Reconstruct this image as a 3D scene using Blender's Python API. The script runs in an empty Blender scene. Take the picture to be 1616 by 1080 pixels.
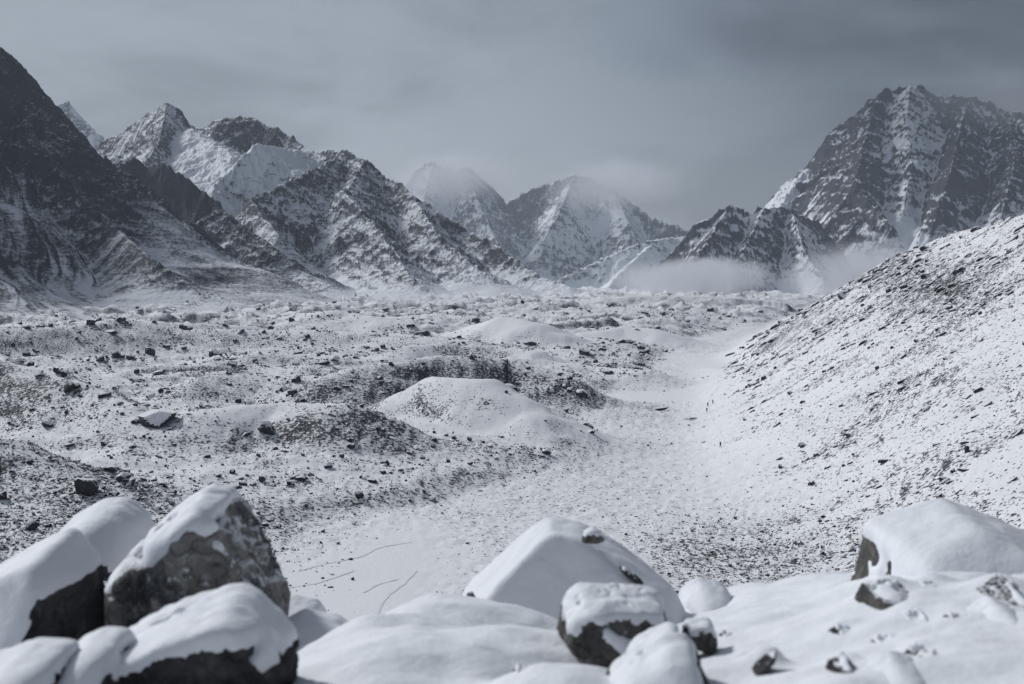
import bpy, bmesh, math, random
import numpy as np
C = bpy.context.scene
random.seed(7)

# ------------------------------------------------------------------ camera, world, sun
F = 2244.0                                   # focal length in pixels of the 1616 px wide photograph
PITCH = math.atan(100.0 / F)
cam_d = bpy.data.cameras.new('camera'); cam = bpy.data.objects.new('camera', cam_d)
C.collection.objects.link(cam); C.camera = cam
cam.location = (0, 0, 0); cam.rotation_euler = (math.radians(90) - PITCH, 0, 0)
cam_d.sensor_width = 36.0; cam_d.lens = 36.0 * F / 1616.0
cam_d.clip_start = 0.1; cam_d.clip_end = 60000
cam_d.dof.use_dof = True; cam_d.dof.focus_distance = 420; cam_d.dof.aperture_fstop = 2.3

SUN = np.array((-0.55, 0.58, 0.56)); SUN = SUN / np.linalg.norm(SUN)
SUN_EL = math.asin(SUN[2]); SUN_AZ = math.atan2(SUN[0], SUN[1])
world = bpy.data.worlds.new('World'); C.world = world; world.use_nodes = True
nt = world.node_tree; nt.nodes.clear()
def N(nt, t, **kw):
    n = nt.nodes.new(t)
    for k, v in kw.items(): setattr(n, k, v)
    return n
def L(nt, a, b): nt.links.new(a, b)
def mathn(nt, op, a, b=None, clamp=False):
    n = N(nt, 'ShaderNodeMath', operation=op); n.use_clamp = clamp
    for i, v in enumerate((a, b)):
        if v is None: continue
        if isinstance(v, (int, float)): n.inputs[i].default_value = v
        else: L(nt, v, n.inputs[i])
    return n.outputs[0]
def mixc(nt, fac, a, b):
    n = N(nt, 'ShaderNodeMix', data_type='RGBA')
    for s, v in ((n.inputs[0], fac), (n.inputs[6], a), (n.inputs[7], b)):
        if isinstance(v, (int, float)): s.default_value = v
        elif isinstance(v, tuple): s.default_value = v if len(v) == 4 else v + (1,)
        else: L(nt, v, s)
    return n.outputs[2]
def maprange(nt, v, a, b, c=0.0, d=1.0, smooth=True):
    n = N(nt, 'ShaderNodeMapRange'); n.interpolation_type = 'SMOOTHSTEP' if smooth else 'LINEAR'
    L(nt, v, n.inputs[0])
    for i, q in enumerate((a, b, c, d)):
        if isinstance(q, (int, float)): n.inputs[i + 1].default_value = q
        else: L(nt, q, n.inputs[i + 1])
    return n.outputs[0]
def noise(nt, vec, scale, detail=4, rough=0.55, dist=0.0):
    n = N(nt, 'ShaderNodeTexNoise'); n.inputs['Scale'].default_value = scale
    n.inputs['Detail'].default_value = detail; n.inputs['Roughness'].default_value = rough
    n.inputs['Distortion'].default_value = dist
    if vec is not None: L(nt, vec, n.inputs['Vector'])
    return n.outputs[0]

sky = N(nt, 'ShaderNodeTexSky', sky_type='NISHITA'); sky.sun_disc = False
sky.sun_elevation = SUN_EL; sky.sun_rotation = SUN_AZ
geo = N(nt, 'ShaderNodeTexCoord')
sep = N(nt, 'ShaderNodeSeparateXYZ'); L(nt, geo.outputs['Generated'], sep.inputs[0])
# a cloud deck: the direction is projected on a flat layer, so streaks converge towards the horizon
zz = mathn(nt, 'ADD', mathn(nt, 'MAXIMUM', sep.outputs[2], 0.0), 0.16)
cx = mathn(nt, 'DIVIDE', sep.outputs[0], zz); cy = mathn(nt, 'DIVIDE', sep.outputs[1], zz)
comb = N(nt, 'ShaderNodeCombineXYZ'); L(nt, cx, comb.inputs[0]); L(nt, cy, comb.inputs[1])
mp = N(nt, 'ShaderNodeMapping'); L(nt, comb.outputs[0], mp.inputs[0])
mp.inputs['Location'].default_value = (3.1, 1.7, 0); mp.inputs['Rotation'].default_value = (0, 0, 0.5); mp.inputs['Scale'].default_value = (1.0, 0.62, 1)
n1 = noise(nt, mp.outputs[0], 0.8, 4, 0.5, 0.6)
n2 = noise(nt, mp.outputs[0], 2.6, 7, 0.62, 0.8)
cl = mathn(nt, 'ADD', mathn(nt, 'MULTIPLY', n1, 0.7), mathn(nt, 'MULTIPLY', n2, 0.3))
cf = maprange(nt, cl, 0.39, 0.60)
# the deck is thick on the right (away from the sun) and thins towards the left
side = maprange(nt, sep.outputs[0], -0.10, 0.36)
lift = maprange(nt, sep.outputs[2], -0.06, 0.20)
thick = mathn(nt, 'MULTIPLY', side, mathn(nt, 'ADD', mathn(nt, 'MULTIPLY', lift, 0.75), 0.25))
bright = mixc(nt, cf, (1.78, 2.02, 2.36), (2.95, 3.28, 3.74))
deck = mixc(nt, thick, bright, (0.26, 0.41, 0.60))
cover = mixc(nt, 0.93, sky.outputs[0], deck)
bg = N(nt, 'ShaderNodeBackground'); bg.inputs[1].default_value = 0.105
L(nt, cover, bg.inputs[0])
wo = N(nt, 'ShaderNodeOutputWorld'); L(nt, bg.outputs[0], wo.inputs[0])

sd = bpy.data.lights.new('sun', 'SUN'); so = bpy.data.objects.new('sun', sd); C.collection.objects.link(so)
sd.energy = 2.8; sd.angle = math.radians(6); sd.color = (0.975, 0.985, 0.99)
from mathutils import Vector
so.rotation_euler = Vector(SUN).to_track_quat('Z', 'Y').to_euler(); so.location = (-50, 50, 80)

vs = C.view_settings; vs.view_transform = 'Standard'; vs.look = 'None'; vs.gamma = 1; vs.use_curve_mapping = False
vs.exposure = -0.02
C.cycles.volume_step_rate = 4.0; C.cycles.volume_max_steps = 128
C.cycles.max_bounces = 5; C.cycles.diffuse_bounces = 3; C.cycles.volume_bounces = 1

# ------------------------------------------------------------------ helpers
def P(px, py, y):
    """world point seen at pixel (px, py) at forward distance y"""
    a = (px - 808) / F; b = (540 - py) / F
    dy = math.cos(PITCH) + b * math.sin(PITCH); dz = -math.sin(PITCH) + b * math.cos(PITCH)
    return np.array((a / dy * y, y, dz / dy * y))
def sstep(a, b, x):
    t = np.clip((x - a) / (b - a), 0, 1); return t * t * (3 - 2 * t)
def smax(a, b, k):
    h = np.clip(0.5 + 0.5 * (a - b) / k, 0, 1); return b * (1 - h) + a * h + k * h * (1 - h)
def smin(a, b, k): return -smax(-a, -b, k)
_g = np.array([(math.cos(0.137 + i * math.pi / 32), math.sin(0.137 + i * math.pi / 32)) for i in range(64)], dtype=np.float32)
def perlin(x, y, seed=0):
    rng = np.random.RandomState(seed); perm = rng.permutation(256).astype(np.int32); perm = np.concatenate([perm, perm])
    x = np.asarray(x, dtype=np.float64) + seed * 17.37; y = np.asarray(y, dtype=np.float64) - seed * 9.71
    xf = np.floor(x); yf = np.floor(y); xi = xf.astype(np.int64) & 255; yi = yf.astype(np.int64) & 255
    u = (x - xf).astype(np.float32); v = (y - yf).astype(np.float32)
    def g(ix, iy, dx, dy):
        h = perm[perm[ix & 255] + (iy & 255)] & 63
        return _g[h, 0] * dx + _g[h, 1] * dy
    a = g(xi, yi, u, v); b = g(xi + 1, yi, u - 1, v); c = g(xi, yi + 1, u, v - 1); d = g(xi + 1, yi + 1, u - 1, v - 1)
    su = u * u * u * (u * (u * 6 - 15) + 10); sv = v * v * v * (v * (v * 6 - 15) + 10)
    return ((a + (b - a) * su) * (1 - sv) + (c + (d - c) * su) * sv) * 1.5
def fbm(x, y, o=4, seed=0, gain=0.5):
    s = 0; a = 1.0; t = 0
    for i in range(o):
        s = s + a * perlin(x * 2 ** i, y * 2 ** i, seed + i * 3); t += a; a *= gain
    return s / t
def ridged(x, y, o=4, seed=0, gain=0.5):
    s = 0; a = 1.0; t = 0
    for i in range(o):
        n = 1 - np.abs(perlin(x * 2 ** i, y * 2 ** i, seed + i * 3)) * 1.4
        s = s + a * n * n; t += a; a *= gain
    return s / t
def poly_dist(x, y, pts):
    """distance to a polyline of (x,y,z); also z and arc position of the nearest point"""
    bd = np.full(x.shape, 1e12); bz = np.zeros(x.shape); bs = np.zeros(x.shape); s0 = 0.0
    for (a, b) in zip(pts[:-1], pts[1:]):
        dx, dy = b[0] - a[0], b[1] - a[1]; l2 = dx * dx + dy * dy + 1e-9; l = math.sqrt(l2)
        t = np.clip(((x - a[0]) * dx + (y - a[1]) * dy) / l2, 0, 1)
        d = (x - a[0] - t * dx) ** 2 + (y - a[1] - t * dy) ** 2
        m = d < bd
        bd = np.where(m, d, bd); bz = np.where(m, a[2] + t * (b[2] - a[2]), bz); bs = np.where(m, s0 + t * l, bs); s0 += l
    return np.sqrt(bd), bz, bs

def new_mesh(name, V, Fc, mat=None, smooth=True, parent=None, attrs=None):
    me = bpy.data.meshes.new(name); V = np.asarray(V, dtype=np.float32); Fc = np.asarray(Fc, dtype=np.int32)
    k = Fc.shape[1]; n = len(Fc)
    me.vertices.add(len(V)); me.vertices.foreach_set('co', V.ravel())
    me.loops.add(n * k); me.loops.foreach_set('vertex_index', Fc.ravel())
    me.polygons.add(n); me.polygons.foreach_set('loop_start', np.arange(0, n * k, k, dtype=np.int32))
    me.update(calc_edges=True)
    me.polygons.foreach_set('use_smooth', np.full(n, smooth, dtype=bool))
    for an, arr in (attrs or {}).items():
        at = me.attributes.new(an, 'FLOAT', 'POINT'); at.data.foreach_set('value', np.asarray(arr, dtype=np.float32).ravel())
    me.validate()
    if mat: me.materials.append(mat)
    o = bpy.data.objects.new(name, me); C.collection.objects.link(o)
    if parent: o.parent = parent
    return o
def grid_faces(nu, nv):
    i = np.arange(nu * nv).reshape(nu, nv)
    return np.stack([i[:-1, :-1], i[1:, :-1], i[1:, 1:], i[:-1, 1:]], -1).reshape(-1, 4)
def cull(V, Fc, keep, attrs=None):
    Fc = Fc[keep]; used = np.zeros(len(V), bool); used[Fc.ravel()] = True
    idx = np.cumsum(used) - 1
    return V[used], idx[Fc], {k: a[used] for k, a in (attrs or {}).items()}
def tag(o, label=None, cat=None, group=None, kind=None):
    for k, v in (('label', label), ('category', cat), ('group', group), ('kind', kind)):
        if v: o[k] = v
    return o

# ------------------------------------------------------------------ materials
def snow_rock_material(name, rock_a, rock_b, t0, t1, fine, mid, s_fine, s_mid, bump, bump_scale, snow=(0.80, 0.82, 0.86),
                       use_attr=False, nzk=1.0, stretch=(1, 1, 1), coord='Object', speck=0.0, speck_scale=1.0, strata=0.0):
    m = bpy.data.materials.new(name); m.use_nodes = True; t = m.node_tree; t.nodes.clear()
    out = N(t, 'ShaderNodeOutputMaterial'); bs = N(t, 'ShaderNodeBsdfPrincipled'); L(t, bs.outputs[0], out.inputs[0])
    tc = N(t, 'ShaderNodeTexCoord'); g = N(t, 'ShaderNodeNewGeometry')
    mp = N(t, 'ShaderNodeMapping'); mp.inputs['Scale'].default_value = stretch; L(t, tc.outputs[coord], mp.inputs[0]); v = mp.outputs[0]
    sp = N(t, 'ShaderNodeSeparateXYZ'); L(t, g.outputs['Normal'], sp.inputs[0])
    nf = noise(t, v, s_fine, 5, 0.6, 0.3); nm = noise(t, v, s_mid, 5, 0.6, 0.6)
    nz_ = mathn(t, 'ADD', mathn(t, 'MULTIPLY', sp.outputs[2], nzk), 1.0 - nzk)
    f = mathn(t, 'ADD', nz_, mathn(t, 'MULTIPLY', mathn(t, 'SUBTRACT', nf, 0.5), fine))
    f = mathn(t, 'ADD', f, mathn(t, 'MULTIPLY', mathn(t, 'SUBTRACT', nm, 0.5), mid))
    if strata:
        m2 = N(t, 'ShaderNodeMapping'); m2.inputs['Rotation'].default_value = (0.1, 0.35, 0); m2.inputs['Scale'].default_value = (0.12, 0.12, 1.0)
        L(t, tc.outputs[coord], m2.inputs[0]); ns = noise(t, m2.outputs[0], s_fine * 1.2, 4, 0.6, 0.4)
        f = mathn(t, 'ADD', f, mathn(t, 'MULTIPLY', mathn(t, 'SUBTRACT', ns, 0.5), strata))
    if use_attr:
        at = N(t, 'ShaderNodeAttribute'); at.attribute_name = 'snow'
        f = mathn(t, 'ADD', f, at.outputs['Fac'])
    sf = maprange(t, f, t0, t1)
    rc = mixc(t, maprange(t, noise(t, v, s_mid * 2.3, 5, 0.6), 0.35, 0.65), rock_a, rock_b)
    sc = mixc(t, nm, tuple(c * 0.93 for c in snow), snow)
    col = mixc(t, sf, rc, sc)
    L(t, col, bs.inputs['Base Color']); bs.inputs['Roughness'].default_value = 0.85
    bs.inputs['Specular IOR Level'].default_value = 0.25
    bp = N(t, 'ShaderNodeBump'); bp.inputs['Strength'].default_value = 1.0; bp.inputs['Distance'].default_value = bump
    nb = noise(t, v, bump_scale, 6, 0.65, 0.2)
    hb = mathn(t, 'MULTIPLY', nb, mathn(t, 'SUBTRACT', 1.25, sf))
    L(t, hb, bp.inputs['Height']); L(t, bp.outputs[0], bs.inputs['Normal'])
    return m
M_left = snow_rock_material('left_mountain_rock', (0.024, 0.028, 0.042), (0.050, 0.054, 0.072), 0.52, 0.98, 0.95, 0.25, 0.17, 0.012, 8, 0.12, use_attr=True, strata=0.55)
M_mid = snow_rock_material('middle_mountain_rock', (0.026, 0.030, 0.044), (0.056, 0.060, 0.078), 0.54, 0.90, 1.0, 0.20, 0.15, 0.010, 10, 0.10, use_attr=True, strata=0.55)
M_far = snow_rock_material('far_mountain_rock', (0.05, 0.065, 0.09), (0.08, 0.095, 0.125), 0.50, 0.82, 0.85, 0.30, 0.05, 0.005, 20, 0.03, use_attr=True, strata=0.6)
M_right = snow_rock_material('right_mountain_rock', (0.026, 0.029, 0.042), (0.050, 0.052, 0.070), 0.50, 0.76, 0.75, 0.30, 0.035, 0.007, 18, 0.03, use_attr=True, strata=0.6)
M_valley = snow_rock_material('valley_debris_snow', (0.035, 0.038, 0.048), (0.085, 0.088, 0.102), 0.64, 0.76, 1.45, 0.35, 1.05, 0.10, 0.6, 1.1, use_attr=True, nzk=1.6, snow=(0.84, 0.84, 0.865))
M_rock = snow_rock_material('debris_rock', (0.022, 0.023, 0.029), (0.062, 0.063, 0.070), 0.42, 0.56, 0.45, 0.2, 1.1, 0.35, 0.25, 1.4, snow=(0.83, 0.83, 0.86))

# ------------------------------------------------------------------ valley terrain
XB = [(0, -60), (312, -53), (346, -34), (365, -18), (419, 11), (470, 26), (533, 30), (595, 24), (691, 40), (760, 70), (947, 95), (1279, 150), (1600, 244), (1968, 388), (2600, 520), (4000, 900)]
XT = [(0, 58), (261, 64), (355, 61), (436, 65), (640, 90), (850, 118), (1000, 150), (1280, 215), (1500, 272), (1900, 366), (2300, 470), (4000, 1000)]
RC = [(0, 30), (300, 34), (450, 36), (600, P(1616, 320, 600)[2]), (850, P(1500, 376, 850)[2]), (1200, P(1400, 427, 1200)[2]), (1500, P(1340, 464, 1500)[2]),
      (1900, P(1290, 487, 1900)[2]), (2300, P(1255, 502, 2300)[2]), (3000, -58)]
def ip(tab, y): return np.interp(y, [a for a, b in tab], [b for a, b in tab])
# hummocks: crest line in photo pixels with distances, half width in metres, sharpness, debris (+ rocky / - snowy)
MOUNDS = [
    ([(690, 594, 520), (770, 597, 500), (845, 648, 475)], 27, 1.7, -0.34),
    ([(520, 590, 560), (600, 572, 590), (700, 560, 615), (800, 565, 630), (900, 598, 610), (960, 645, 590)], 32, 1.7, 0.24),
    ([(930, 578, 800), (1020, 584, 760), (1100, 612, 735)], 26, 1.7, -0.12),
    ([(770, 507, 1120), (800, 499, 1090), (850, 510, 1060)], 42, 1.8, -0.35),
    ([(470, 495, 1350), (530, 489, 1300), (620, 505, 1250)], 50, 1.8, -0.1),
    ([(620, 500, 1500), (690, 494, 1500), (730, 500, 1450)], 50, 1.8, -0.1),
    ([(-60, 520, 900), (110, 514, 950), (180, 503, 1000), (290, 508, 1020), (400, 515, 1050)], 50, 1.5, 0.15),
    ([(300, 520, 1000), (480, 520, 980), (600, 524, 960), (740, 536, 900)], 44, 1.6, 0.1),
    ([(330, 592, 600), (430, 590, 620), (540, 598, 590)], 34, 1.6, 0.04),
    ([(320, 645, 430), (430, 634, 440), (545, 636, 430)], 30, 1.6, -0.06),
    ([(-80, 540, 520), (100, 590, 480), (200, 640, 440), (270, 690, 410), (350, 762, 385)], 34, 1.4, -0.10),
    ([(-160, 700, 330), (0, 690, 350), (60, 720, 345), (110, 760, 330)], 34, 1.5, 0.0),
    ([(560, 690, 430), (700, 700, 430), (830, 700, 440), (890, 712, 450)], 22, 1.5, 0.10),
    ([(380, 720, 400), (480, 700, 410), (560, 720, 400)], 18, 1.7, 0.1),
    ([(930, 524, 1180), (985, 514, 1200), (1040, 520, 1180)], 36, 1.5, -0.30),
    ([(640, 545, 830), (720, 540, 850), (840, 552, 820)], 30, 1.5, -0.1),
    ([(880, 490, 1900), (1000, 484, 1850), (1120, 500, 1750), (1180, 512, 1650)], 60, 1.6, 0.1),
    ([(800, 484, 2600), (880, 477, 2500), (960, 468, 2400), (1050, 465, 2350), (1150, 468, 2300), (1230, 475, 2300), (1280, 487, 2300), (1330, 500, 2300)], 62, 1.3, 0.12),
]
MW = [([tuple(P(*q)) for q in pts], w, p, dd) for pts, w, p, dd in MOUNDS]
def FG(x, y):
    """snow surface of the foreground spur"""
    z = -0.98 - 0.182 * y + 0.50 * sstep(-0.2, 3.2, x) * sstep(3, 9, y)
    z = z - 0.62 * np.log1p(np.exp(np.clip((y - 15.2 - 0.04 * x) / 0.9, -30, 60))) * 0.9 * 0.55
    z = z + 0.10 * perlin(x * 0.5, y * 0.5, 3) + 0.05 * perlin(x * 1.3, y * 1.3, 4)
    z = z - 0.28 * sstep(-0.8, -2.6, x)
    return z
def T(x, y, want_attr=False):
    warp = 14 * perlin(x / 90, y / 90, 31)
    yy = y + 0.5 * warp
    s = ip(XB, yy) + 7 * perlin(x / 30, y / 30, 33) - x
    u = x - ip(XT, y) + 3 * perlin(x / 40, y / 60, 34)
    ds = np.maximum(y, 200.0) / 600.0
    left = sstep(-5, 60, s)
    nd = 1 - 0.75 * np.exp(-((x + 15) / 110) ** 2 - ((y - 600) / 130) ** 2) - 0.5 * np.exp(-((x - 10) / 120) ** 2 - ((y - 1050) / 160) ** 2)
    hum = fbm(x / 150 + 3, y / 85, 3, 41)
    hum2 = ridged((x + 0.3 * y) / 115, y / 62, 3, 47)
    z = -57 + 0.9 * perlin(x / 110, y / 110, 35) + 0.25 * perlin(x / 22, y / 22, 36)
    z = z + left * (5.5 + (9.0 * hum + 9.0 * (hum2 - 0.55)) * (0.6 + 0.4 * sstep(40, 120, s)) * nd * (1 + 0.5 * sstep(900, 1300, y)) + 2.6 * (ridged(x / 48 + 0.2 * y / 48, y / 30, 3, 49) - 0.6) * nd) * np.clip(0.85 + 0.25 * (ds - 1), 0.6, 1.7)
    deb = 0.10 - 0.08 * left * 0
    z = z + 3.0 * sstep(-2, 16, s)
    deb = 0.12 - 0.015 * left + 0.20 * fbm(x / 45, y / 45, 3, 51) * (0.5 + 0.5 * left)
    base = z
    for pts, w, p, dd in MW:
        a = np.array(pts); x0, x1 = a[:, 0].min() - 4.6 * w, a[:, 0].max() + 4.6 * w; y0, y1 = a[:, 1].min() - 4.6 * w, a[:, 1].max() + 4.6 * w
        mk = np.nonzero((x > x0) & (x < x1) & (y > y0) & (y < y1))[0]
        if len(mk) == 0: continue
        xx = x[mk]; yv = y[mk]
        wx = xx + 0.20 * w * fbm(xx / w * 1.2, yv / w * 1.2, 3, 61); wy = yv + 0.20 * w * fbm(xx / w * 1.2 + 9, yv / w * 1.2, 3, 62)
        d, zc, sa = poly_dist(wx, wy, pts)
        e = np.maximum(np.exp(-(d / w) ** p) - 0.012, 0)
        crest = -57 + (zc + 57) * e * 1.0
        if w == 62: crest = crest - 8.0 * ridged(sa / 34 + d / 90, d / 240, 3, 66) * sstep(3, 40, d) * e
        z[mk] = smax(z[mk], crest + 0.15 * (z[mk] + 51) * sstep(0, 30, d), 1.2)
        deb[mk] += 0.55 * dd * sstep(0.12, 0.6, e)
    # right-hand slope
    sl = 9 * np.log1p(np.exp(np.clip(u / 9, -30, 60))) * 0.60
    rc = ip(RC, y)
    zr = smin(-57 + sl, rc + 0.02 * u, 9)
    zr = zr + (1.3 * fbm(x / 45, y / 70, 3, 71) + 0.5 * perlin(x / 9, y / 22, 72)) * sstep(0, 60, u)
    rt = sstep(-28, 6, u)
    z = z * (1 - rt) + np.maximum(z * 0 + zr, -57.5) * rt
    deb = deb * (1 - rt) + rt * (-0.09 + 0.20 * fbm(u / 60, y / 13, 3, 73) + 0.10 * sstep(40, 0, u) * sstep(420, 260, y) + 0.08 * np.exp(-((u - 92 - 0.05 * (y - 640)) / 13) ** 2) * sstep(430, 520, y) * sstep(1000, 800, y))
    # flat snow patch and pale clearings
    def clear(px, py, rx, ry, k):
        c = P(px, py, 57 * F / (py - 440)); return k * np.exp(-((x - c[0]) / rx) ** 2 - ((y - c[1]) / ry) ** 2)
    cl = clear(570, 905, 17, 24, 1) + clear(520, 960, 15, 20, 1) + clear(640, 850, 9, 22, 0.5) + clear(1140, 580, 20, 130, 0.75) + clear(965, 635, 11, 32, 0.95) + clear(1040, 626, 18, 26, 0.9) + clear(1000, 720, 14, 40, 0.15)
    cl = np.clip(cl, 0, 1); z = z * (1 - cl) + (-57) * cl
    deb = np.clip(deb, -0.30, 0.115) - 0.30 * cl
    rub = np.exp(-((x - 48) / 22) ** 2 - ((y - 285) / 38) ** 2); deb = deb + 0.10 * rub
    rub2 = np.exp(-((x + 90) / 30) ** 2 - ((y - 310) / 45) ** 2); deb = deb + 0.08 * rub2
    # spur the camera stands on
    yc = np.maximum(y, -40); hz = np.where(y < 26, FG(x, np.clip(y, -6, 40)) - 0.45, 0)
    e26 = FG(x, np.full_like(x, 26.0)) - 0.45
    hz = np.where(y < 26, hz, e26 - 0.50 * (y - 26)) - 0.004 * np.maximum(np.abs(x) - 12, 0) ** 1.6
    z = np.where(y < 260, np.where(y < 60, np.where(np.abs(x) < 40, hz, smax(z, hz, 2)), smax(z, hz, 3)), z)
    # rough debris
    far = np.clip(y / 400, 0.5, 4)
    rough = np.clip(2.4 * deb + 0.35 + 0.3 * rt, 0, 1.1) * sstep(60, 180, np.hypot(x, y))
    z = z + rough * (0.55 * perlin(x / 4.5, y / 4.5, 81) + 0.42 * perlin(x / 2.1, y / 2.1, 82)) + rough * sstep(500, 1200, y) * 2.2 * fbm(x / 26, y / 26, 2, 84)
    if want_attr: return z, deb
    return z

def polar(az, r):
    A, R = np.meshgrid(az, r, indexing='ij')
    return (np.sin(A) * R).ravel(), (np.cos(A) * R).ravel()
az = np.concatenate([np.linspace(-math.pi, -0.42, 40, endpoint=False), np.linspace(-0.42, 0.42, 1000), np.linspace(0.42, math.pi, 41)[1:]])
rr = np.concatenate([np.geomspace(3, 170, 50, endpoint=False), np.geomspace(170, 3600, 560), np.geomspace(3600, 15000, 20)[1:]])
X, Y = polar(az, rr)
Z, DEB = T(X, Y, True)
ter = new_mesh('valley_ground', np.stack([X, Y, Z], 1), grid_faces(len(az), len(rr)), M_valley, attrs={'snow': -DEB})
tag(ter, kind='structure')
NA, NR = len(az), len(rr)
# horizon along each ray, to know which rocks can be seen
ELEV = (Z / np.hypot(X, Y)).reshape(NA, NR); HOR = np.maximum.accumulate(ELEV, axis=1)

# ------------------------------------------------------------------ mountains
def mountain(name, mat, ridges, az_px, rng_y, na, nr, seed, noise_amp, s1, s2, Lc, gully=1.0, snow_bias=0.0, lam=120.0, label=None, floor=-80, jag=6.0, toe=0.0, crag_bias=0.0, zl=(-60, 40), toe_k=0.25, crag_k=0.15, low_k=0.10):
    a0, a1 = math.atan((az_px[0] - 808) / F), math.atan((az_px[1] - 808) / F)
    azs = np.linspace(a0, a1, na); r = np.linspace(rng_y[0], rng_y[1], nr)
    x, y = polar(azs, r)
    wx = x + lam * 0.35 * fbm(x / lam / 1.5, y / lam / 1.5, 3, seed + 1); wy = y + lam * 0.35 * fbm(x / lam / 1.5 + 7, y / lam / 1.5, 3, seed + 2)
    z = np.full(x.shape, -1e9); sb = np.zeros(x.shape); DB = np.full(x.shape, 1e9); SA = np.zeros(x.shape)
    for rd in ridges:
        pts = [tuple(P(*q)) for q in rd['p']]
        k1, k2, ll = rd.get('s', (s1, s2, Lc)); w = rd.get('warp', 1.0)
        d0, _, _ = poly_dist(x, y, pts); tw = np.clip(d0 / (lam * 0.8), 0, 1) * w
        d, zc, sa = poly_dist(x * (1 - tw) + wx * tw, y * (1 - tw) + wy * tw, pts)
        drop = k2 * d + (k1 - k2) * ll * (1 - np.exp(-d / ll))
        ca = 0.6 * ridged(sa / lam, d / (lam * 8), 4, seed + 11) + 0.4 * ridged(sa / lam * 2.3 + d / lam * 0.25, d / (lam * 7), 3, seed + 17)
        h = zc - drop + gully * noise_amp * (ca - 0.75) * sstep(0, lam * 1.6, d) * 1.5
        m = h > z
        DB = np.where(m, d, DB); SA = np.where(m, sa, SA)
        sb = np.where(m, rd.get('snow', 0.0), sb)
        z = smax(np.maximum(z, -5000), h, noise_amp * 0.12)
    # crags (rough, steep, dark) against gullies, snowfields and talus (smooth)
    big = fbm(wx / lam / 2.2, wy / lam / 2.2 + 3, 5, seed + 41, 0.6); near = np.exp(-DB / (lam * 1.1))
    crag = sstep(-0.16, 0.20, big + 0.30 * near + crag_bias - toe_k * sstep(zl[1], zl[0], z))
    z = z + noise_amp * 0.30 * (ridged(wx / lam * 1.7, wy / lam * 1.7, 3, seed + 23, 0.55) - 0.6) * (0.25 + 0.75 * crag)
    z = z + crag * noise_amp * 0.16 * ridged(x / lam * 2.6 + 0.8 * y / lam, (y - 0.5 * x) / lam * 1.3, 4, seed + 51, 0.6)
    z = z + (0.12 + 0.88 * crag) * jag * 1.5 * (ridged(x / lam * 5, y / lam * 5, 4, seed + 29, 0.62) - 0.6)
    if toe: z = np.where(z + 57 < toe, -58.2 + toe * np.exp((z + 57 - toe) / toe) + 1.2 * sstep(0, toe, z + 57), z)
    Z2 = z.reshape(na, nr)
    # hollows hold more snow, ribs less
    def blur(a, n):
        for _ in range(n):
            a = (a + np.roll(a, 1, 0) + np.roll(a, -1, 0)) / 3; a = (a + np.roll(a, 1, 1) + np.roll(a, -1, 1)) / 3
        return a
    cav = (blur(Z2, 5) - Z2); cav = np.clip(cav / (noise_amp * 0.12), -1, 1).ravel()
    low = sstep(zl[1], zl[0], z) * low_k
    dip = perlin((z + 0.45 * x) / (lam * 0.11), x / (lam * 1.2), seed + 61) + 0.6 * perlin((z + 0.45 * x) / (lam * 0.05), x / (lam * 0.6), seed + 62)
    streak = fbm(SA / (lam * 0.10), DB / (lam * 1.6), 3, seed + 63)
    sb = blur(sb.reshape(na, nr), 14).ravel() * (1 + 0.9 * fbm(x / lam, y / lam, 3, seed + 31))
    sn = snow_bias + sb + 0.20 * cav + low + 0.14 - crag_k * crag + 0.16 * dip * crag + 0.42 * streak * (1 - crag)
    z = np.maximum(z, floor)
    el = (z / np.hypot(x, y)).reshape(na, nr); hid = (el < np.maximum.accumulate(el, axis=1) - 0.010).ravel() | (z < (-57.9 if toe else -66))
    V = np.stack([x, y, z], 1); Fc = grid_faces(na, nr)
    V, Fc, at = cull(V, Fc, ~hid[Fc].all(1), {'snow': sn})
    o = new_mesh(name, V, Fc, mat, attrs=at); print(name, len(Fc))
    tag(o, label=label, kind='structure'); return o

# left mountain wall with its dark crag spur
mountain('left_mountain', M_left, [
    dict(p=[(-900, -300, 2300), (-300, -120, 2500), (0, 72, 2700), (50, 118, 2800), (100, 178, 2900), (150, 236, 3000), (175, 285, 3020), (195, 330, 2980)], s=(1.35, 0.60, 130), snow=-0.12),
    dict(p=[(-40, 110, 2680), (30, 190, 2560), (90, 270, 2430), (170, 350, 2280), (260, 425, 2100)], s=(0.95, 0.58, 100), snow=-0.02),
    dict(p=[(165, 285, 3230), (185, 268, 3260), (209, 244, 3280), (232, 262, 3260), (266, 259, 3220), (300, 285, 3180), (350, 322, 3100)], s=(2.2, 0.60, 62), snow=-0.22),
    dict(p=[(350, 330, 3090), (390, 362, 3020), (430, 390, 2950), (480, 430, 2880), (520, 462, 2800)], s=(0.70, 0.52, 60), snow=0.04),
], (-420, 560), (1350, 3450), 900, 480, 100, 42, 1.1, 0.6, 100, gully=0.9, snow_bias=-0.14, lam=130, toe=85.0, zl=(-60, 260), low_k=0.08, toe_k=0.22,
   label='dark rocky mountain flank dusted with snow filling the left edge')
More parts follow.
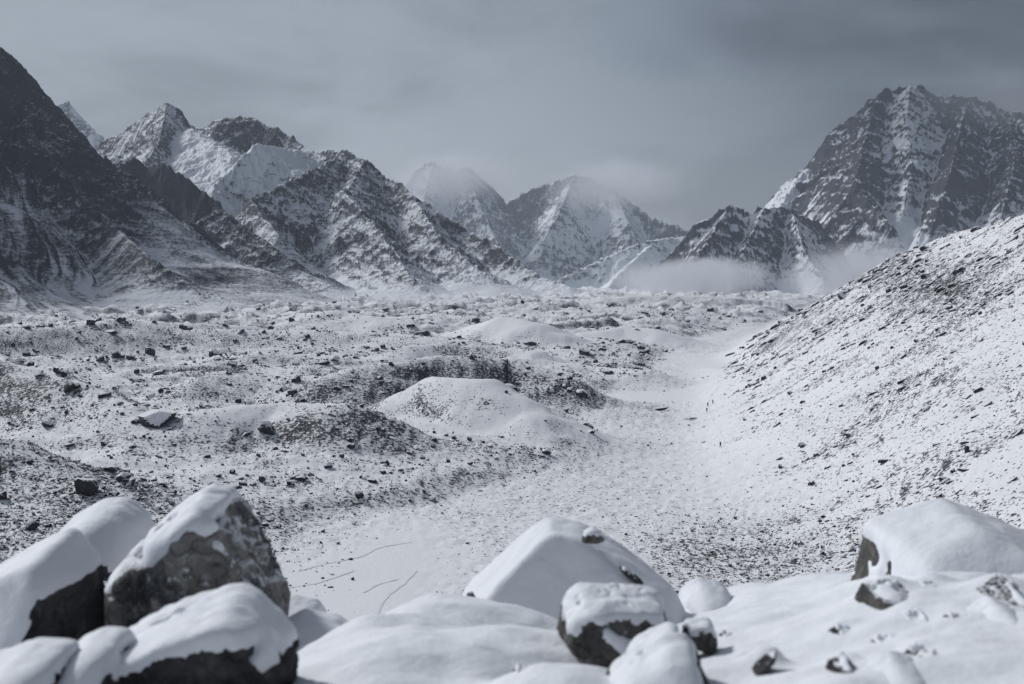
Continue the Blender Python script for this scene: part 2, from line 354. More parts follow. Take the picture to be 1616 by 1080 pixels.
# middle mountain group, peaks behind the crag
mountain('middle_mountain', M_mid, [
    dict(p=[(60, 330, 5000), (160, 222, 5000), (185, 215, 4950), (215, 190, 4900), (240, 178, 4850), (262, 160, 4800), (285, 172, 4800), (300, 197, 4780), (320, 201, 4750), (345, 187, 4700), (400, 184, 4650),
            (425, 198, 4600), (445, 205, 4550), (470, 222, 4500), (500, 242, 4400), (540, 237, 4300), (575, 251, 4200), (600, 270, 4150), (625, 287, 4100), (650, 303, 4000),
            (700, 342, 3900), (740, 362, 3850), (780, 386, 3750), (830, 422, 3600), (885, 462, 3450), (900, 480, 3400)], s=(1.25, 0.66, 130)),
    dict(p=[(300, 205, 4700), (360, 240, 4300), (380, 290, 4000)], s=(0.45, 0.6, 300), snow=0.35),
    dict(p=[(345, 192, 4640), (400, 188, 4600), (440, 214, 4500)], s=(2.0, 0.8, 50), snow=-0.06),
    dict(p=[(262, 165, 4790), (250, 230, 4450), (225, 260, 4200)], s=(1.1, 0.7, 120), snow=-0.05),
    dict(p=[(500, 246, 4380), (440, 232, 4150), (405, 228, 4050), (340, 290, 3900), (330, 330, 3700)], s=(0.8, 0.65, 120), snow=0.28),
    dict(p=[(540, 245, 4280), (480, 275, 3850), (395, 318, 3600), (440, 370, 3400)], s=(1.1, 0.62, 110), snow=-0.06),
    dict(p=[(575, 255, 4190), (545, 305, 3750), (590, 355, 3550), (630, 410, 3300), (650, 450, 3150)], s=(1.0, 0.6, 110), snow=-0.04),
    dict(p=[(650, 305, 3990), (690, 370, 3650), (760, 430, 3400)], s=(0.8, 0.6, 110), snow=0.0),
], (60, 960), (2250, 5200), 860, 500, 200, 55, 1.2, 0.65, 120, gully=0.9, snow_bias=0.10, lam=150, crag_bias=0.05, toe=100.0, zl=(-60, 120), low_k=0.0, toe_k=0.2,
   label='snow dusted rocky mountain group with a pointed peak left of centre')
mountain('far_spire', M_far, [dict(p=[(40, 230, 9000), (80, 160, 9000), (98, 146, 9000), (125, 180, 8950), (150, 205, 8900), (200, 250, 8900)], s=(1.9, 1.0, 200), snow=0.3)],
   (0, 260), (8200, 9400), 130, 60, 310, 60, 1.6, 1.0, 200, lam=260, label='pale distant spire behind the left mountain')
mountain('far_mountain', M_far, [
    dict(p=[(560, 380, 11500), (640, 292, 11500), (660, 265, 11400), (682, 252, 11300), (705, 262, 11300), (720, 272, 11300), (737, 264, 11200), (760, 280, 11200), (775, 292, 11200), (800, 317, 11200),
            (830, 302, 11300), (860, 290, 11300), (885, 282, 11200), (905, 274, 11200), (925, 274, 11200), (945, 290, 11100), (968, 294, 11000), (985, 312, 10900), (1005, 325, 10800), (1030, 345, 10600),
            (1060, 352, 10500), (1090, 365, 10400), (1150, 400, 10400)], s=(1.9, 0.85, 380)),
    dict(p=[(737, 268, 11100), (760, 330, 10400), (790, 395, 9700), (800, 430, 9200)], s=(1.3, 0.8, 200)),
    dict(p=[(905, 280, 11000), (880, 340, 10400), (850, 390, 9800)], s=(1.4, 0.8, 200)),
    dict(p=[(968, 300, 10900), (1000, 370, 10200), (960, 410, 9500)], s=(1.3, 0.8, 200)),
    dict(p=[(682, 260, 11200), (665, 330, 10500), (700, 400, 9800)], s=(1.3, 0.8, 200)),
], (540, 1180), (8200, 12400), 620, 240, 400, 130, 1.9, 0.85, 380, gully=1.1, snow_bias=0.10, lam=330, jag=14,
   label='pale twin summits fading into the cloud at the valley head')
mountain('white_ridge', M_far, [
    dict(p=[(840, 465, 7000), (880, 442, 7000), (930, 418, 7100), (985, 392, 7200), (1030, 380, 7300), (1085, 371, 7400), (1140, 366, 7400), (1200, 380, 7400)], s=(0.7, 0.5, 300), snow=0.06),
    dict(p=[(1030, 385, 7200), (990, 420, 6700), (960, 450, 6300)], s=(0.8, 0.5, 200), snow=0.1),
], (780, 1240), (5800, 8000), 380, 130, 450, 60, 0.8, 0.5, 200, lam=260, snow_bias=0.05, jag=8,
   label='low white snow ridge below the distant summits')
# right-hand massif and the dark spur in front of it
mountain('right_mountain', M_right, [
    dict(p=[(1205, 335, 7100), (1216, 318, 7050), (1240, 292, 7000), (1268, 262, 6950), (1290, 240, 6900), (1312, 208, 6850), (1335, 190, 6800), (1360, 168, 6750), (1385, 150, 6700), (1412, 137, 6700), (1437, 130, 6700),
            (1460, 140, 6650), (1485, 148, 6600), (1530, 155, 6550), (1570, 163, 6500), (1592, 176, 6450), (1620, 180, 6300), (1750, 150, 6000), (2100, 60, 5600)], s=(1.7, 0.75, 330)),
    dict(p=[(1385, 155, 6650), (1365, 215, 6350), (1350, 290, 5950), (1400, 350, 5700)], s=(1.3, 0.8, 200), snow=-0.07),
    dict(p=[(1437, 135, 6650), (1430, 190, 6400), (1440, 260, 6100), (1425, 330, 5800)], s=(0.9, 0.8, 200), snow=0.10),
    dict(p=[(1530, 160, 6500), (1515, 200, 6200), (1500, 270, 5850), (1480, 330, 5600)], s=(1.5, 0.8, 200), snow=-0.07),
    dict(p=[(1592, 180, 6400), (1600, 260, 5900), (1580, 340, 5500)], s=(1.2, 0.8, 200), snow=-0.08),
    dict(p=[(1240, 296, 6950), (1300, 340, 6300), (1320, 390, 5900)], s=(1.0, 0.7, 150), snow=-0.05),
    dict(p=[(1268, 270, 6900), (1230, 330, 6500)], s=(0.8, 0.8, 150), snow=0.25),
], (1120, 1800), (4700, 7300), 700, 420, 500, 110, 1.7, 0.75, 330, gully=1.1, snow_bias=0.0, lam=300, toe_k=0.5, jag=12, zl=(60, 380), low_k=0.14, crag_bias=0.02,
   label='high dark rock and snow massif on the right under cloud')
mountain('dark_spur', M_right, [
    dict(p=[(1000, 455, 5400), (1020, 437, 5400), (1045, 412, 5450), (1065, 395, 5450), (1080, 372, 5450), (1095, 351, 5450), (1118, 345, 5450), (1135, 330, 5450), (1150, 322, 5450), (1168, 330, 5450), (1185, 336, 5450), (1205, 326, 5500), (1225, 325, 5550), (1250, 330, 5600),
            (1290, 350, 5700), (1320, 385, 5700), (1345, 420, 5600)], s=(1.6, 0.7, 140), snow=-0.06),
    dict(p=[(1150, 326, 5400), (1110, 390, 5150), (1075, 440, 4950)], s=(1.2, 0.8, 100), snow=-0.05),
    dict(p=[(1205, 330, 5450), (1170, 400, 5100), (1165, 455, 4850)], s=(1.2, 0.8, 100), snow=-0.05),
    dict(p=[(1250, 335, 5550), (1270, 400, 5150), (1300, 440, 4950)], s=(1.2, 0.8, 100), snow=0.05),
], (960, 1420), (4500, 6000), 420, 220, 550, 60, 1.6, 0.7, 140, gully=1.1, snow_bias=0.04, lam=170, jag=9, crag_bias=0.06, zl=(-50, 90),
   label='jagged dark rock spur in front of the right massif')

# ------------------------------------------------------------------ air: haze and low cloud
def volume_box(name, lo, hi, build, label=None):
    bm = bmesh.new(); bmesh.ops.create_cube(bm, size=1.0)
    lo, hi = np.array(lo, float), np.array(hi, float)
    for v in bm.verts: v.co = Vector((v.co.x, v.co.y, v.co.z))
    me = bpy.data.meshes.new(name); bm.to_mesh(me); bm.free()
    o = bpy.data.objects.new(name, me); C.collection.objects.link(o)
    o.location = (lo + hi) / 2; o.scale = hi - lo
    m = bpy.data.materials.new(name + '_air'); m.use_nodes = True; t = m.node_tree; t.nodes.clear()
    out = N(t, 'ShaderNodeOutputMaterial'); pv = N(t, 'ShaderNodeVolumePrincipled'); L(t, pv.outputs[0], out.inputs['Volume'])
    build(t, pv, hi - lo); me.materials.append(m)
    tag(o, kind='stuff', label=label); return o
def haze_build(t, pv, size):
    pv.inputs['Color'].default_value = (0.78, 0.87, 1.0, 1); pv.inputs['Density'].default_value = 2.6e-5; pv.inputs['Anisotropy'].default_value = 0.2
volume_box('haze', (-9000, -16000, -75), (9000, 13500, 1190), haze_build)
def cloud_build(dens, sc, thr=0.45, seed=0.0):
    def b(t, pv, size):
        tc = N(t, 'ShaderNodeTexCoord')
        ln = N(t, 'ShaderNodeVectorMath', operation='LENGTH'); L(t, tc.outputs['Object'], ln.inputs[0])
        fall = maprange(t, ln.outputs['Value'], 0.08, 0.48, 1.0, 0.0)
        mp = N(t, 'ShaderNodeMapping'); mp.inputs['Scale'].default_value = tuple(float(s) for s in size); mp.inputs['Location'].default_value = (seed, seed, seed)
        L(t, tc.outputs['Object'], mp.inputs[0])
        n = noise(t, mp.outputs[0], sc, 4, 0.6, 0.3)
        e = mathn(t, 'SUBTRACT', mathn(t, 'ADD', n, mathn(t, 'MULTIPLY', fall, 0.55)), thr + 0.30)
        d = mathn(t, 'MULTIPLY', mathn(t, 'MULTIPLY', mathn(t, 'MAXIMUM', e, 0.0), fall), dens)
        L(t, d, pv.inputs['Density']); pv.inputs['Color'].default_value = (0.93, 0.95, 1, 1); pv.inputs['Anisotropy'].default_value = 0.1
    return b
def cloud(label, px0, px1, py0, py1, y, depth, dens, sc, thr=0.45, seed=0.0):
    a = P(px0, py1, y); b = P(px1, py0, y)
    volume_box('low_cloud', (a[0], y - depth / 2, a[2]), (b[0], y + depth / 2, b[2]), cloud_build(dens, sc, thr, seed), label)
cloud('bank of white fog lying at the foot of the dark spur', 860, 1330, 370, 515, 4400, 1400, 0.055, 0.0045, 0.50)
cloud('grey fog filling the basin below the right massif', 1120, 1640, 330, 550, 4700, 1200, 0.022, 0.004, 0.44, 40)
cloud('thin mist along the foot of the middle mountain', 420, 900, 440, 505, 2450, 500, 0.010, 0.012, 0.40, 77)
cloud('cloud clinging to the left one of the distant twin summits', 560, 860, 215, 360, 10700, 2200, 0.0075, 0.003, 0.32, 11)
cloud('cloud veil across the right one of the distant twin summits', 800, 1120, 225, 370, 10500, 2200, 0.0060, 0.003, 0.32, 23)
def dark_cloud_build(t, pv, size):
    tc = N(t, 'ShaderNodeTexCoord'); v = tc.outputs['Object']; sp = N(t, 'ShaderNodeSeparateXYZ'); L(t, v, sp.inputs[0]); fs = []
    for k, e in ((0, 0.10), (1, 0.25), (2, 0.20)): fs.append(maprange(t, mathn(t, 'ABSOLUTE', sp.outputs[k]), e, 0.5, 1.0, 0.0))
    mp = N(t, 'ShaderNodeMapping'); mp.inputs['Scale'].default_value = tuple(float(q) for q in size); L(t, v, mp.inputs[0])
    n = maprange(t, noise(t, mp.outputs[0], 0.0016, 4, 0.6, 0.4), 0.36, 0.56)
    d = mathn(t, 'MULTIPLY', mathn(t, 'MULTIPLY', fs[0], fs[1]), mathn(t, 'MULTIPLY', fs[2], n))
    L(t, mathn(t, 'MULTIPLY', d, 0.0085), pv.inputs['Density']); pv.inputs['Color'].default_value = (0.46, 0.52, 0.60, 1)  # grey volume colour stands in for the shaded underside of thick cloud
volume_box('cloud_bank', (250, 5400, 1200), (4600, 9800, 1700), dark_cloud_build, 'dark cloud bank hanging over the right massif')
cloud('thin cloud veil on the summit of the right massif', 1300, 1900, 60, 260, 6300, 1600, 0.0022, 0.003, 0.34, 31)

# ------------------------------------------------------------------ loose rocks
_ico = {}
def ico(n):
    if n not in _ico:
        bm = bmesh.new(); bmesh.ops.create_icosphere(bm, subdivisions=n, radius=1.0)
        V = np.array([v.co[:] for v in bm.verts]); Fc = np.array([[v.index for v in f.verts] for f in bm.faces]); bm.free()
        _ico[n] = (V, Fc)
    V, Fc = _ico[n]; return V / np.linalg.norm(V, axis=1)[:, None], Fc
def n3(p, sc, seed, o=3):
    """cheap solid noise from three planar ones"""
    a = p * sc
    return (fbm(a[:, 0] + 0.31 * a[:, 2], a[:, 1] + 5, o, seed) + fbm(a[:, 1] - 0.27 * a[:, 0], a[:, 2] + 9, o, seed + 5) + fbm(a[:, 2] + 0.23 * a[:, 1], a[:, 0] - 4, o, seed + 11)) / 1.9
def poly_star(u, normals, D, k=16):
    q = np.maximum(u @ np.array(normals).T / np.array(D)[None, :], 1e-4)
    return 1.0 / (np.sum(q ** k, axis=1) ** (1.0 / k))
def random_rock(seed, sub=2, flat=(1, 1, 0.7), nplanes=13, rough=0.06, k=22):
    rng = np.random.RandomState(seed); n = rng.normal(size=(nplanes, 3)); n /= np.linalg.norm(n, axis=1)[:, None]
    n = np.vstack([n, [[0, 0, -1], [0.1, 0.1, 1]]]); D = np.concatenate([rng.uniform(0.55, 1.0, nplanes), [0.7, 0.75]])
    u, Fc = ico(sub); r = np.minimum(poly_star(u, n, D, k), 1.5); V = u * r[:, None]
    V = V * (1 + rough * n3(V, 2.2, seed + 3)[:, None]) * np.array(flat)
    V[:, 2] -= V[:, 2].min() * 0.55
    return V, Fc
PROTO = []
for k in range(10):
    fl = [(1, 0.75, 0.6), (1, 0.9, 0.8), (1.2, 0.6, 0.42), (1, 0.8, 0.5), (0.9, 0.7, 0.95)][k % 5]
    V, Fc = random_rock(100 + k, 2, fl); me_o = new_mesh('rock_shape', V, Fc, M_rock, smooth=False)
    C.collection.objects.unlink(me_o); PROTO.append(me_o)

rs = np.random.RandomState(5)
def sample(n, region, smin_, smax_, power=2.6, mask=None):
    """scatter n rocks over polar wedge region=(px0, px1, y0, y1); sizes follow a power law"""
    a0, a1 = [math.atan((q - 808) / F) for q in region[:2]]; lo, hi = region[2:]
    m = n * 6
    a = rs.uniform(a0, a1, m); r = np.exp(rs.uniform(math.log(lo), math.log(hi), m))
    x = np.sin(a) * r; y = np.cos(a) * r
    z, deb = T(x, y, True)
    p = np.clip(mask(x, y, deb), 0, 1); ok = rs.uniform(0, 1, m) < p
    x, y, z, deb = x[ok][:n], y[ok][:n], z[ok][:n], deb[ok][:n]
    q = rs.uniform(0, 1, len(x)); s = smin_ * (1 - q * (1 - (smin_ / smax_) ** power)) ** (-1 / power)
    return x, y, z, s
def u_of(x, y): return x - ip(XT, y)
def s_of(x, y): return ip(XB, y) - x
SETS = []
clump = lambda x, y, sc, sd: sstep(-0.05, 0.35, fbm(x / sc, y / sc, 3, sd))
# right slope
def m_slope(x, y, deb):
    u = u_of(x, y); return sstep(2, 14, u) * (0.08 + 0.9 * clump(u * 0.2, y, 11, 201) * sstep(-0.25, 0.3, fbm(u / 50, y / 60, 2, 205)) + 0.8 * np.exp(-((u - 92 - 0.05 * (y - 640)) / 13) ** 2) * (y > 430) * (y < 1000)) * (u < 170)
SETS.append(('slope', 17000, (1090, 1660, 230, 1400), 0.30, 3.6, 2.15, m_slope))
# hummocky moraine on the left
def m_mor(x, y, deb):
    s = s_of(x, y); return sstep(-8, 10, s) * sstep(-0.10, 0.26, deb) * (0.15 + 0.85 * clump(x, y, 22, 211))
SETS.append(('moraine', 52000, (-40, 1280, 230, 2200), 0.36, 5.0, 2.3, m_mor))
# valley floor
def m_floor(x, y, deb):
    s = s_of(x, y); u = u_of(x, y); return (s < 0) * (u < 8) * sstep(-0.12, 0.3, deb) * (0.2 + 0.8 * clump(x, y, 12, 221))
SETS.append(('floor', 14000, (380, 1420, 215, 900), 0.20, 1.5, 2.7, m_floor))
def m_rub(x, y, deb):
    return np.exp(-((x - 50) / 20) ** 2 - ((y - 290) / 42) ** 2) * (0.35 + 0.65 * clump(x, y, 9, 231))
SETS.append(('rubble', 6500, (950, 1420, 215, 400), 0.28, 1.8, 2.4, m_rub))
def m_rub2(x, y, deb):
    return np.exp(-((x + 92) / 34) ** 2 - ((y - 300) / 50) ** 2) * (0.35 + 0.65 * clump(x, y, 9, 233))
SETS.append(('scree', 8500, (-60, 560, 215, 400), 0.35, 2.6, 2.4, m_rub2))
pts = []
for nm, n, reg, a, b, pw, mk in SETS:
    x, y, z, s = sample(n, reg, a, b, pw, mk)
    # farther ground only shows the larger blocks
    s = s * np.clip(np.hypot(x, y) / 450, 0.75, 2.6)
    pts.append(np.stack([x, y, z, s, np.full(len(x), SETS.index((nm, n, reg, a, b, pw, mk)))], 1))
R = np.concatenate(pts)
ai = np.clip(np.searchsorted(az, np.arctan2(R[:, 0], R[:, 1])), 0, NA - 1); ri = np.clip(np.searchsorted(rr, np.hypot(R[:, 0], R[:, 1])), 1, NR - 1)
rng_ = np.hypot(R[:, 0], R[:, 1]); vis = (R[:, 2] + R[:, 3] * 0.6) / rng_ > HOR[ai, ri - 1] - 0.0004
pxx = 808 + F * R[:, 0] / R[:, 1]; pyy = 440 - F * R[:, 2] / R[:, 1]
fgtop = np.interp(pxx, [0, 110, 160, 230, 290, 350, 400, 450, 560, 735, 800, 870, 950, 1060, 1360, 1385, 1500, 1616], [870, 840, 820, 820, 775, 765, 830, 950, 1000, 940, 880, 825, 850, 930, 935, 850, 812, 860])
vis &= (pxx > 2) & (pxx < 1614) & (pyy < fgtop - 2)
app = np.where(vis, R[:, 3] / rng_, 0)
order = np.argsort(-app); N_IND = 262
ind, rest = order[:N_IND], order[N_IND:]
rot = np.stack([rs.uniform(-0.35, 0.35, len(R)), rs.uniform(-0.35, 0.35, len(R)), rs.uniform(0, 6.28, len(R))], 1)
shape_i = rs.randint(0, 10, len(R))
sl_ = (R[:, 4] == 0); rot[sl_, 2] = rs.normal(0, 0.35, sl_.sum()); rot[sl_, 1] = rs.normal(-0.50, 0.12, sl_.sum())
fl_ = sl_ & (rs.uniform(0, 1, len(R)) < 0.75); shape_i[fl_] = rs.choice([2, 7, 3, 8], fl_.sum())
GRP = [('dark snow dusted block sticking out of the steep snowy right-hand slope', 'rocks scattered on the right-hand slope'),
       ('dark snow capped boulder lying on the hummocky moraine left of the valley path', 'boulders scattered over the moraine'),
       ('dark stone lying on the flat snowy valley floor', 'stones on the valley floor'),
       ('dark stone of the rubble field at the foot of the right-hand slope', 'stones of the rubble field'),
       ('dark stone of the scree bank behind the foreground rocks at lower left', 'stones of the left scree bank')]
ZONES = [(1380, 470, 'just under the crest of the right slope'), (1520, 420, 'near the crest at the right edge'), (1560, 540, 'on the upper right slope by the right edge'), (1440, 560, 'in the middle of the upper right slope'),
         (1300, 560, 'on the far end of the right slope'), (1220, 620, 'at the foot of the right slope beyond the walkers'), (1320, 660, 'in the middle of the right slope'), (1450, 660, 'right of the middle of the right slope'), (1570, 660, 'half way up the slope at the right edge'),
         (1240, 730, 'low on the right slope above the gravel'), (1380, 770, 'on the lower right slope'), (1500, 780, 'above the wide buried boulder at lower right'), (1590, 790, 'at the right edge above the buried boulder'),
         (1100, 860, 'on the rubble right of the tent shaped boulder'), (1200, 880, 'in the middle of the rubble field'), (1300, 900, 'on the rubble beside the wide buried boulder'), (1010, 830, 'on the flat just behind the tent shaped boulder'), (1100, 760, 'on the flat below the nearest walker'),
         (1000, 690, 'on the flat floor left of the walkers'), (850, 780, 'on the flat floor in the middle'), (740, 830, 'on the flat floor by the pale snow patch'), (600, 760, 'on the moraine foot above the pale snow patch'), (800, 730, 'on the rocky bank below the tent shaped hummock'),
         (680, 700, 'below the left side of the tent shaped hummock'), (540, 690, 'on the debris in the middle of the moraine'), (420, 740, 'behind the big boulder on the moraine'), (300, 720, 'at the foot of the diagonal snow edge'), (250, 640, 'near the large flat topped boulder'),
         (120, 640, 'on the upper left slope'), (30, 620, 'at the left edge of the moraine'), (60, 800, 'on the scree at lower left'), (200, 800, 'on the scree above the left foreground boulders'), (100, 540, 'on the far left hummock'), (280, 560, 'below the crest of the far left hummocks'),
         (450, 560, 'on the far moraine left of centre'), (450, 640, 'on the moraine left of the tent shaped hummock'), (620, 600, 'on the snowy saddle left of the dark ridge'), (780, 600, 'on the dark ridge behind the tent shaped hummock'), (900, 620, 'on the right end of the dark ridge'),
         (650, 540, 'on the far moraine near the centre'), (850, 520, 'near the bright round hummock'), (1000, 540, 'on the far moraine right of centre'), (1050, 600, 'on the low grey hummock right of centre'), (1000, 490, 'on the distant moraine ridge')]
SHAPES = ['thick', 'blocky', 'long flat', 'flattish', 'upright']
RANK = ['largest', 'second largest', 'third largest', 'fourth largest', 'fifth largest', 'sixth largest', 'seventh largest', 'eighth largest', 'ninth largest', 'tenth largest', 'eleventh largest', 'twelfth largest', 'thirteenth largest', 'fourteenth largest', 'fifteenth largest']
seen_ = {}
for k in ind:
    src = PROTO[shape_i[k]]; o = src.copy(); o.name = 'boulder'; C.collection.objects.link(o)
    o.location = R[k, :3]; o.rotation_euler = rot[k]; o.scale = (R[k, 3] * 0.5,) * 3
    zn = min(ZONES, key=lambda q: (q[0] - pxx[k]) ** 2 + (1.6 * (q[1] - pyy[k])) ** 2)[2]; sh = SHAPES[shape_i[k] % 5]; c_ = seen_.get((zn, sh), 0); seen_[(zn, sh)] = c_ + 1
    tag(o, '%s %s rock %s' % (RANK[min(c_, 14)], sh, zn), 'rock', GRP[int(R[k, 4])][1])
def scatter_stuff(name, sel, label):
    me = bpy.data.meshes.new(name); me.vertices.add(len(sel)); me.vertices.foreach_set('co', R[sel, :3].astype(np.float32).ravel())
    a = me.attributes.new('rot', 'FLOAT_VECTOR', 'POINT'); a.data.foreach_set('vector', rot[sel].astype(np.float32).ravel())
    a = me.attributes.new('size', 'FLOAT', 'POINT'); a.data.foreach_set('value', (R[sel, 3] * 0.5).astype(np.float32))
    a = me.attributes.new('pick', 'INT', 'POINT'); a.data.foreach_set('value', shape_i[sel].astype(np.int32))
    o = bpy.data.objects.new(name, me); C.collection.objects.link(o); tag(o, label, kind='stuff')
    ng = bpy.data.node_groups.new('scatter', 'GeometryNodeTree')
    ng.interface.new_socket('Geometry', in_out='INPUT', socket_type='NodeSocketGeometry'); ng.interface.new_socket('Geometry', in_out='OUTPUT', socket_type='NodeSocketGeometry')
    gi = ng.nodes.new('NodeGroupInput'); go = ng.nodes.new('NodeGroupOutput'); iop = ng.nodes.new('GeometryNodeInstanceOnPoints')
    gt = ng.nodes.new('GeometryNodeGeometryToInstance')
    for ob in reversed(PROTO):
        oi = ng.nodes.new('GeometryNodeObjectInfo'); oi.inputs['Object'].default_value = ob; ng.links.new(oi.outputs['Geometry'], gt.inputs[0])
    def attr(nm, ty):
        n = ng.nodes.new('GeometryNodeInputNamedAttribute'); n.data_type = ty; n.inputs[0].default_value = nm; return n.outputs[0]
    ng.links.new(gi.outputs[0], iop.inputs['Points']); ng.links.new(gt.outputs[0], iop.inputs['Instance']); iop.inputs['Pick Instance'].default_value = True
    ng.links.new(attr('pick', 'INT'), iop.inputs['Instance Index']); ng.links.new(attr('rot', 'FLOAT_VECTOR'), iop.inputs['Rotation']); ng.links.new(attr('size', 'FLOAT'), iop.inputs['Scale'])
    ng.links.new(iop.outputs[0], go.inputs[0])
    md = o.modifiers.new('scatter', 'NODES'); md.node_group = ng
for i, (nm, lb) in enumerate([('slope_debris', 'small rocks strewn over the right-hand slope'), ('moraine_debris', 'small rocks strewn over the moraine hummocks'), ('floor_gravel', 'small stones strewn over the valley floor'),
                              ('rubble_field', 'rubble at the foot of the right-hand slope'), ('scree', 'scree on the bank at lower left')]):
    scatter_stuff(nm, rest[R[rest, 4] == i], lb)

# boulders that can be told apart, at their own places
def boulder(label, px, py, wpx, y, seed, flat, rz=0.0, tilt=(0, 0)):
    V, Fc = random_rock(seed, 4, flat, 11, 0.05, 30)
    c = P(px, py, y); V = V - V.mean(0); sc = wpx / F * y / (V[:, 0].max() - V[:, 0].min())
    o = new_mesh('boulder', V * sc, Fc, M_rock, smooth=False)
    xy = np.array([c[0]]), np.array([c[1]]); zt = T(*xy)[0]
    o.location = (c[0], c[1], max(zt + sc * 0.35, c[2]) if abs(c[2] - zt) < 6 else zt + sc * 0.35); o.rotation_euler = (tilt[0], tilt[1], rz)
    tag(o, label, 'boulder'); return o
def ground_y(px, py, lo=200, hi=2500):
    """distance at which the ray through a pixel meets the ground"""
    ys = np.geomspace(lo, hi, 900); p = np.array([P(px, py, q) for q in ys]); h = T(p[:, 0], p[:, 1])
    i = np.nonzero(h > p[:, 2])[0]; return ys[i[0]] if len(i) else hi
BIG = [('large flat topped dark boulder with snow cap on the left moraine', 250, 666, 62, 21, (1.25, 0.8, 0.72)),
       ('tilted boulder with smooth snowy face right of the large flat topped one', 420, 680, 34, 22, (1, 0.8, 0.9)),
       ('snow topped blocky boulder above the big foreground rock at lower left', 138, 776, 44, 23, (1, 0.9, 1.0)),
       ('dark flat boulder just up the slope from the blocky snow topped one', 175, 742, 28, 24, (1.1, 0.8, 0.6)),
       ('small round dark boulder right of the blocky snow topped one', 180, 781, 18, 25, (1, 0.9, 0.8)),
       ('dark boulder left of the diagonal snow edge on the left slope', 112, 703, 20, 26, (1.2, 0.8, 0.55)),
       ('small snow topped boulder upper left on the left slope', 76, 672, 17, 27, (1, 0.9, 0.8)),
       ('dark boulder on the crest of the farthest left hummock', 143, 512, 16, 28, (1, 0.9, 0.9)),
       ('dark flat rock below the crest of the farthest left hummock', 177, 524, 20, 29, (1.2, 0.8, 0.6)),
       ('dark low boulder in the snowy dip left of the middle ridge', 526, 566, 20, 30, (1.2, 0.8, 0.6)),
       ('oval dark boulder at the right foot of the bright round hummock', 834, 542, 24, 31, (1.3, 0.8, 0.5)),
       ('pair of dark stones beside the path on the flat floor', 1042, 645, 24, 32, (1.3, 0.8, 0.45)),
       ('long grey flat boulder on the flat floor near the distant walkers', 1088, 661, 27, 33, (1.6, 0.8, 0.36)),
       ('upright dark rock standing on the right-hand slope', 1526, 712, 11, 34, (0.7, 0.6, 1.3)),
       ('horizontal dark block just above the upright rock on the right slope', 1518, 698, 22, 35, (1.3, 0.7, 0.5)),
       ('dark block below the upright rock on the right slope', 1520, 742, 20, 36, (1.2, 0.7, 0.6)),
       ('dark block lower left of the upright rock on the right slope', 1486, 756, 16, 37, (1.1, 0.7, 0.7)),
       ('pointed triangular dark slab half way up the right slope', 1394, 728, 20, 38, (1.3, 0.6, 0.5)),
       ('long dark slab high on the right slope', 1340, 686, 28, 39, (1.7, 0.6, 0.32)),
       ('brown blocky rock at the right edge above the snow covered boulder', 1608, 842, 22, 40, (0.9, 0.7, 0.95))]
for lb, px, py, w, sd_, fl in BIG:
    boulder(lb, px, py, w, ground_y(px, py + 3), sd_, fl, rz=(sd_ % 7) * 0.3 - 0.9)

# ------------------------------------------------------------------ trodden tracks
m = bpy.data.materials.new('trodden_snow'); m.use_nodes = True; t = m.node_tree; b = t.nodes['Principled BSDF']; tc = N(t, 'ShaderNodeTexCoord')
L(t, mixc(t, maprange(t, noise(t, tc.outputs['Object'], 0.9, 4), 0.4, 0.6), (0.80, 0.81, 0.84), (0.72, 0.72, 0.75)), b.inputs['Base Color']); b.inputs['Roughness'].default_value = 0.9
TRACKS = [[(657, 903), (640, 925), (615, 942), (596, 968), (585, 1000)], [(470, 905), (520, 892), (570, 882), (600, 866), (650, 858)], [(628, 918), (600, 925), (575, 940)], [(440, 935), (500, 925), (560, 905)],
          [(1160, 760), (1140, 712), (1130, 690), (1122, 668), (1116, 652), (1120, 640), (1128, 630), (1150, 610)]]
for pl in TRACKS:
    w = np.array([P(px, py, 57 * F / (py - 440)) for px, py in pl]); tt = np.linspace(0, len(w) - 1, 60)
    xs = np.interp(tt, range(len(w)), w[:, 0]); ys = np.interp(tt, range(len(w)), w[:, 1])
    for _ in range(4): xs[1:-1] = (xs[:-2] + xs[1:-1] + xs[2:]) / 3; ys[1:-1] = (ys[:-2] + ys[1:-1] + ys[2:]) / 3
    xs = xs + 0.35 * perlin(ys / 4, xs / 4, 401); tx = np.gradient(xs); ty = np.gradient(ys); ln = np.hypot(tx, ty); nx, ny = -ty / ln, tx / ln
    hw = 0.17 + 0.12 * perlin(tt * 1.7, tt * 0, 402)
    V = []
    for k in (-1, 0, 1):
        xa, ya = xs + nx * hw * k, ys + ny * hw * k; V.append(np.stack([xa, ya, T(xa, ya) + (0.07 if k else 0.04)], 1))
    tk = new_mesh('trodden_track', np.concatenate(V), grid_faces(3, 60), m); tag(tk, kind='structure')

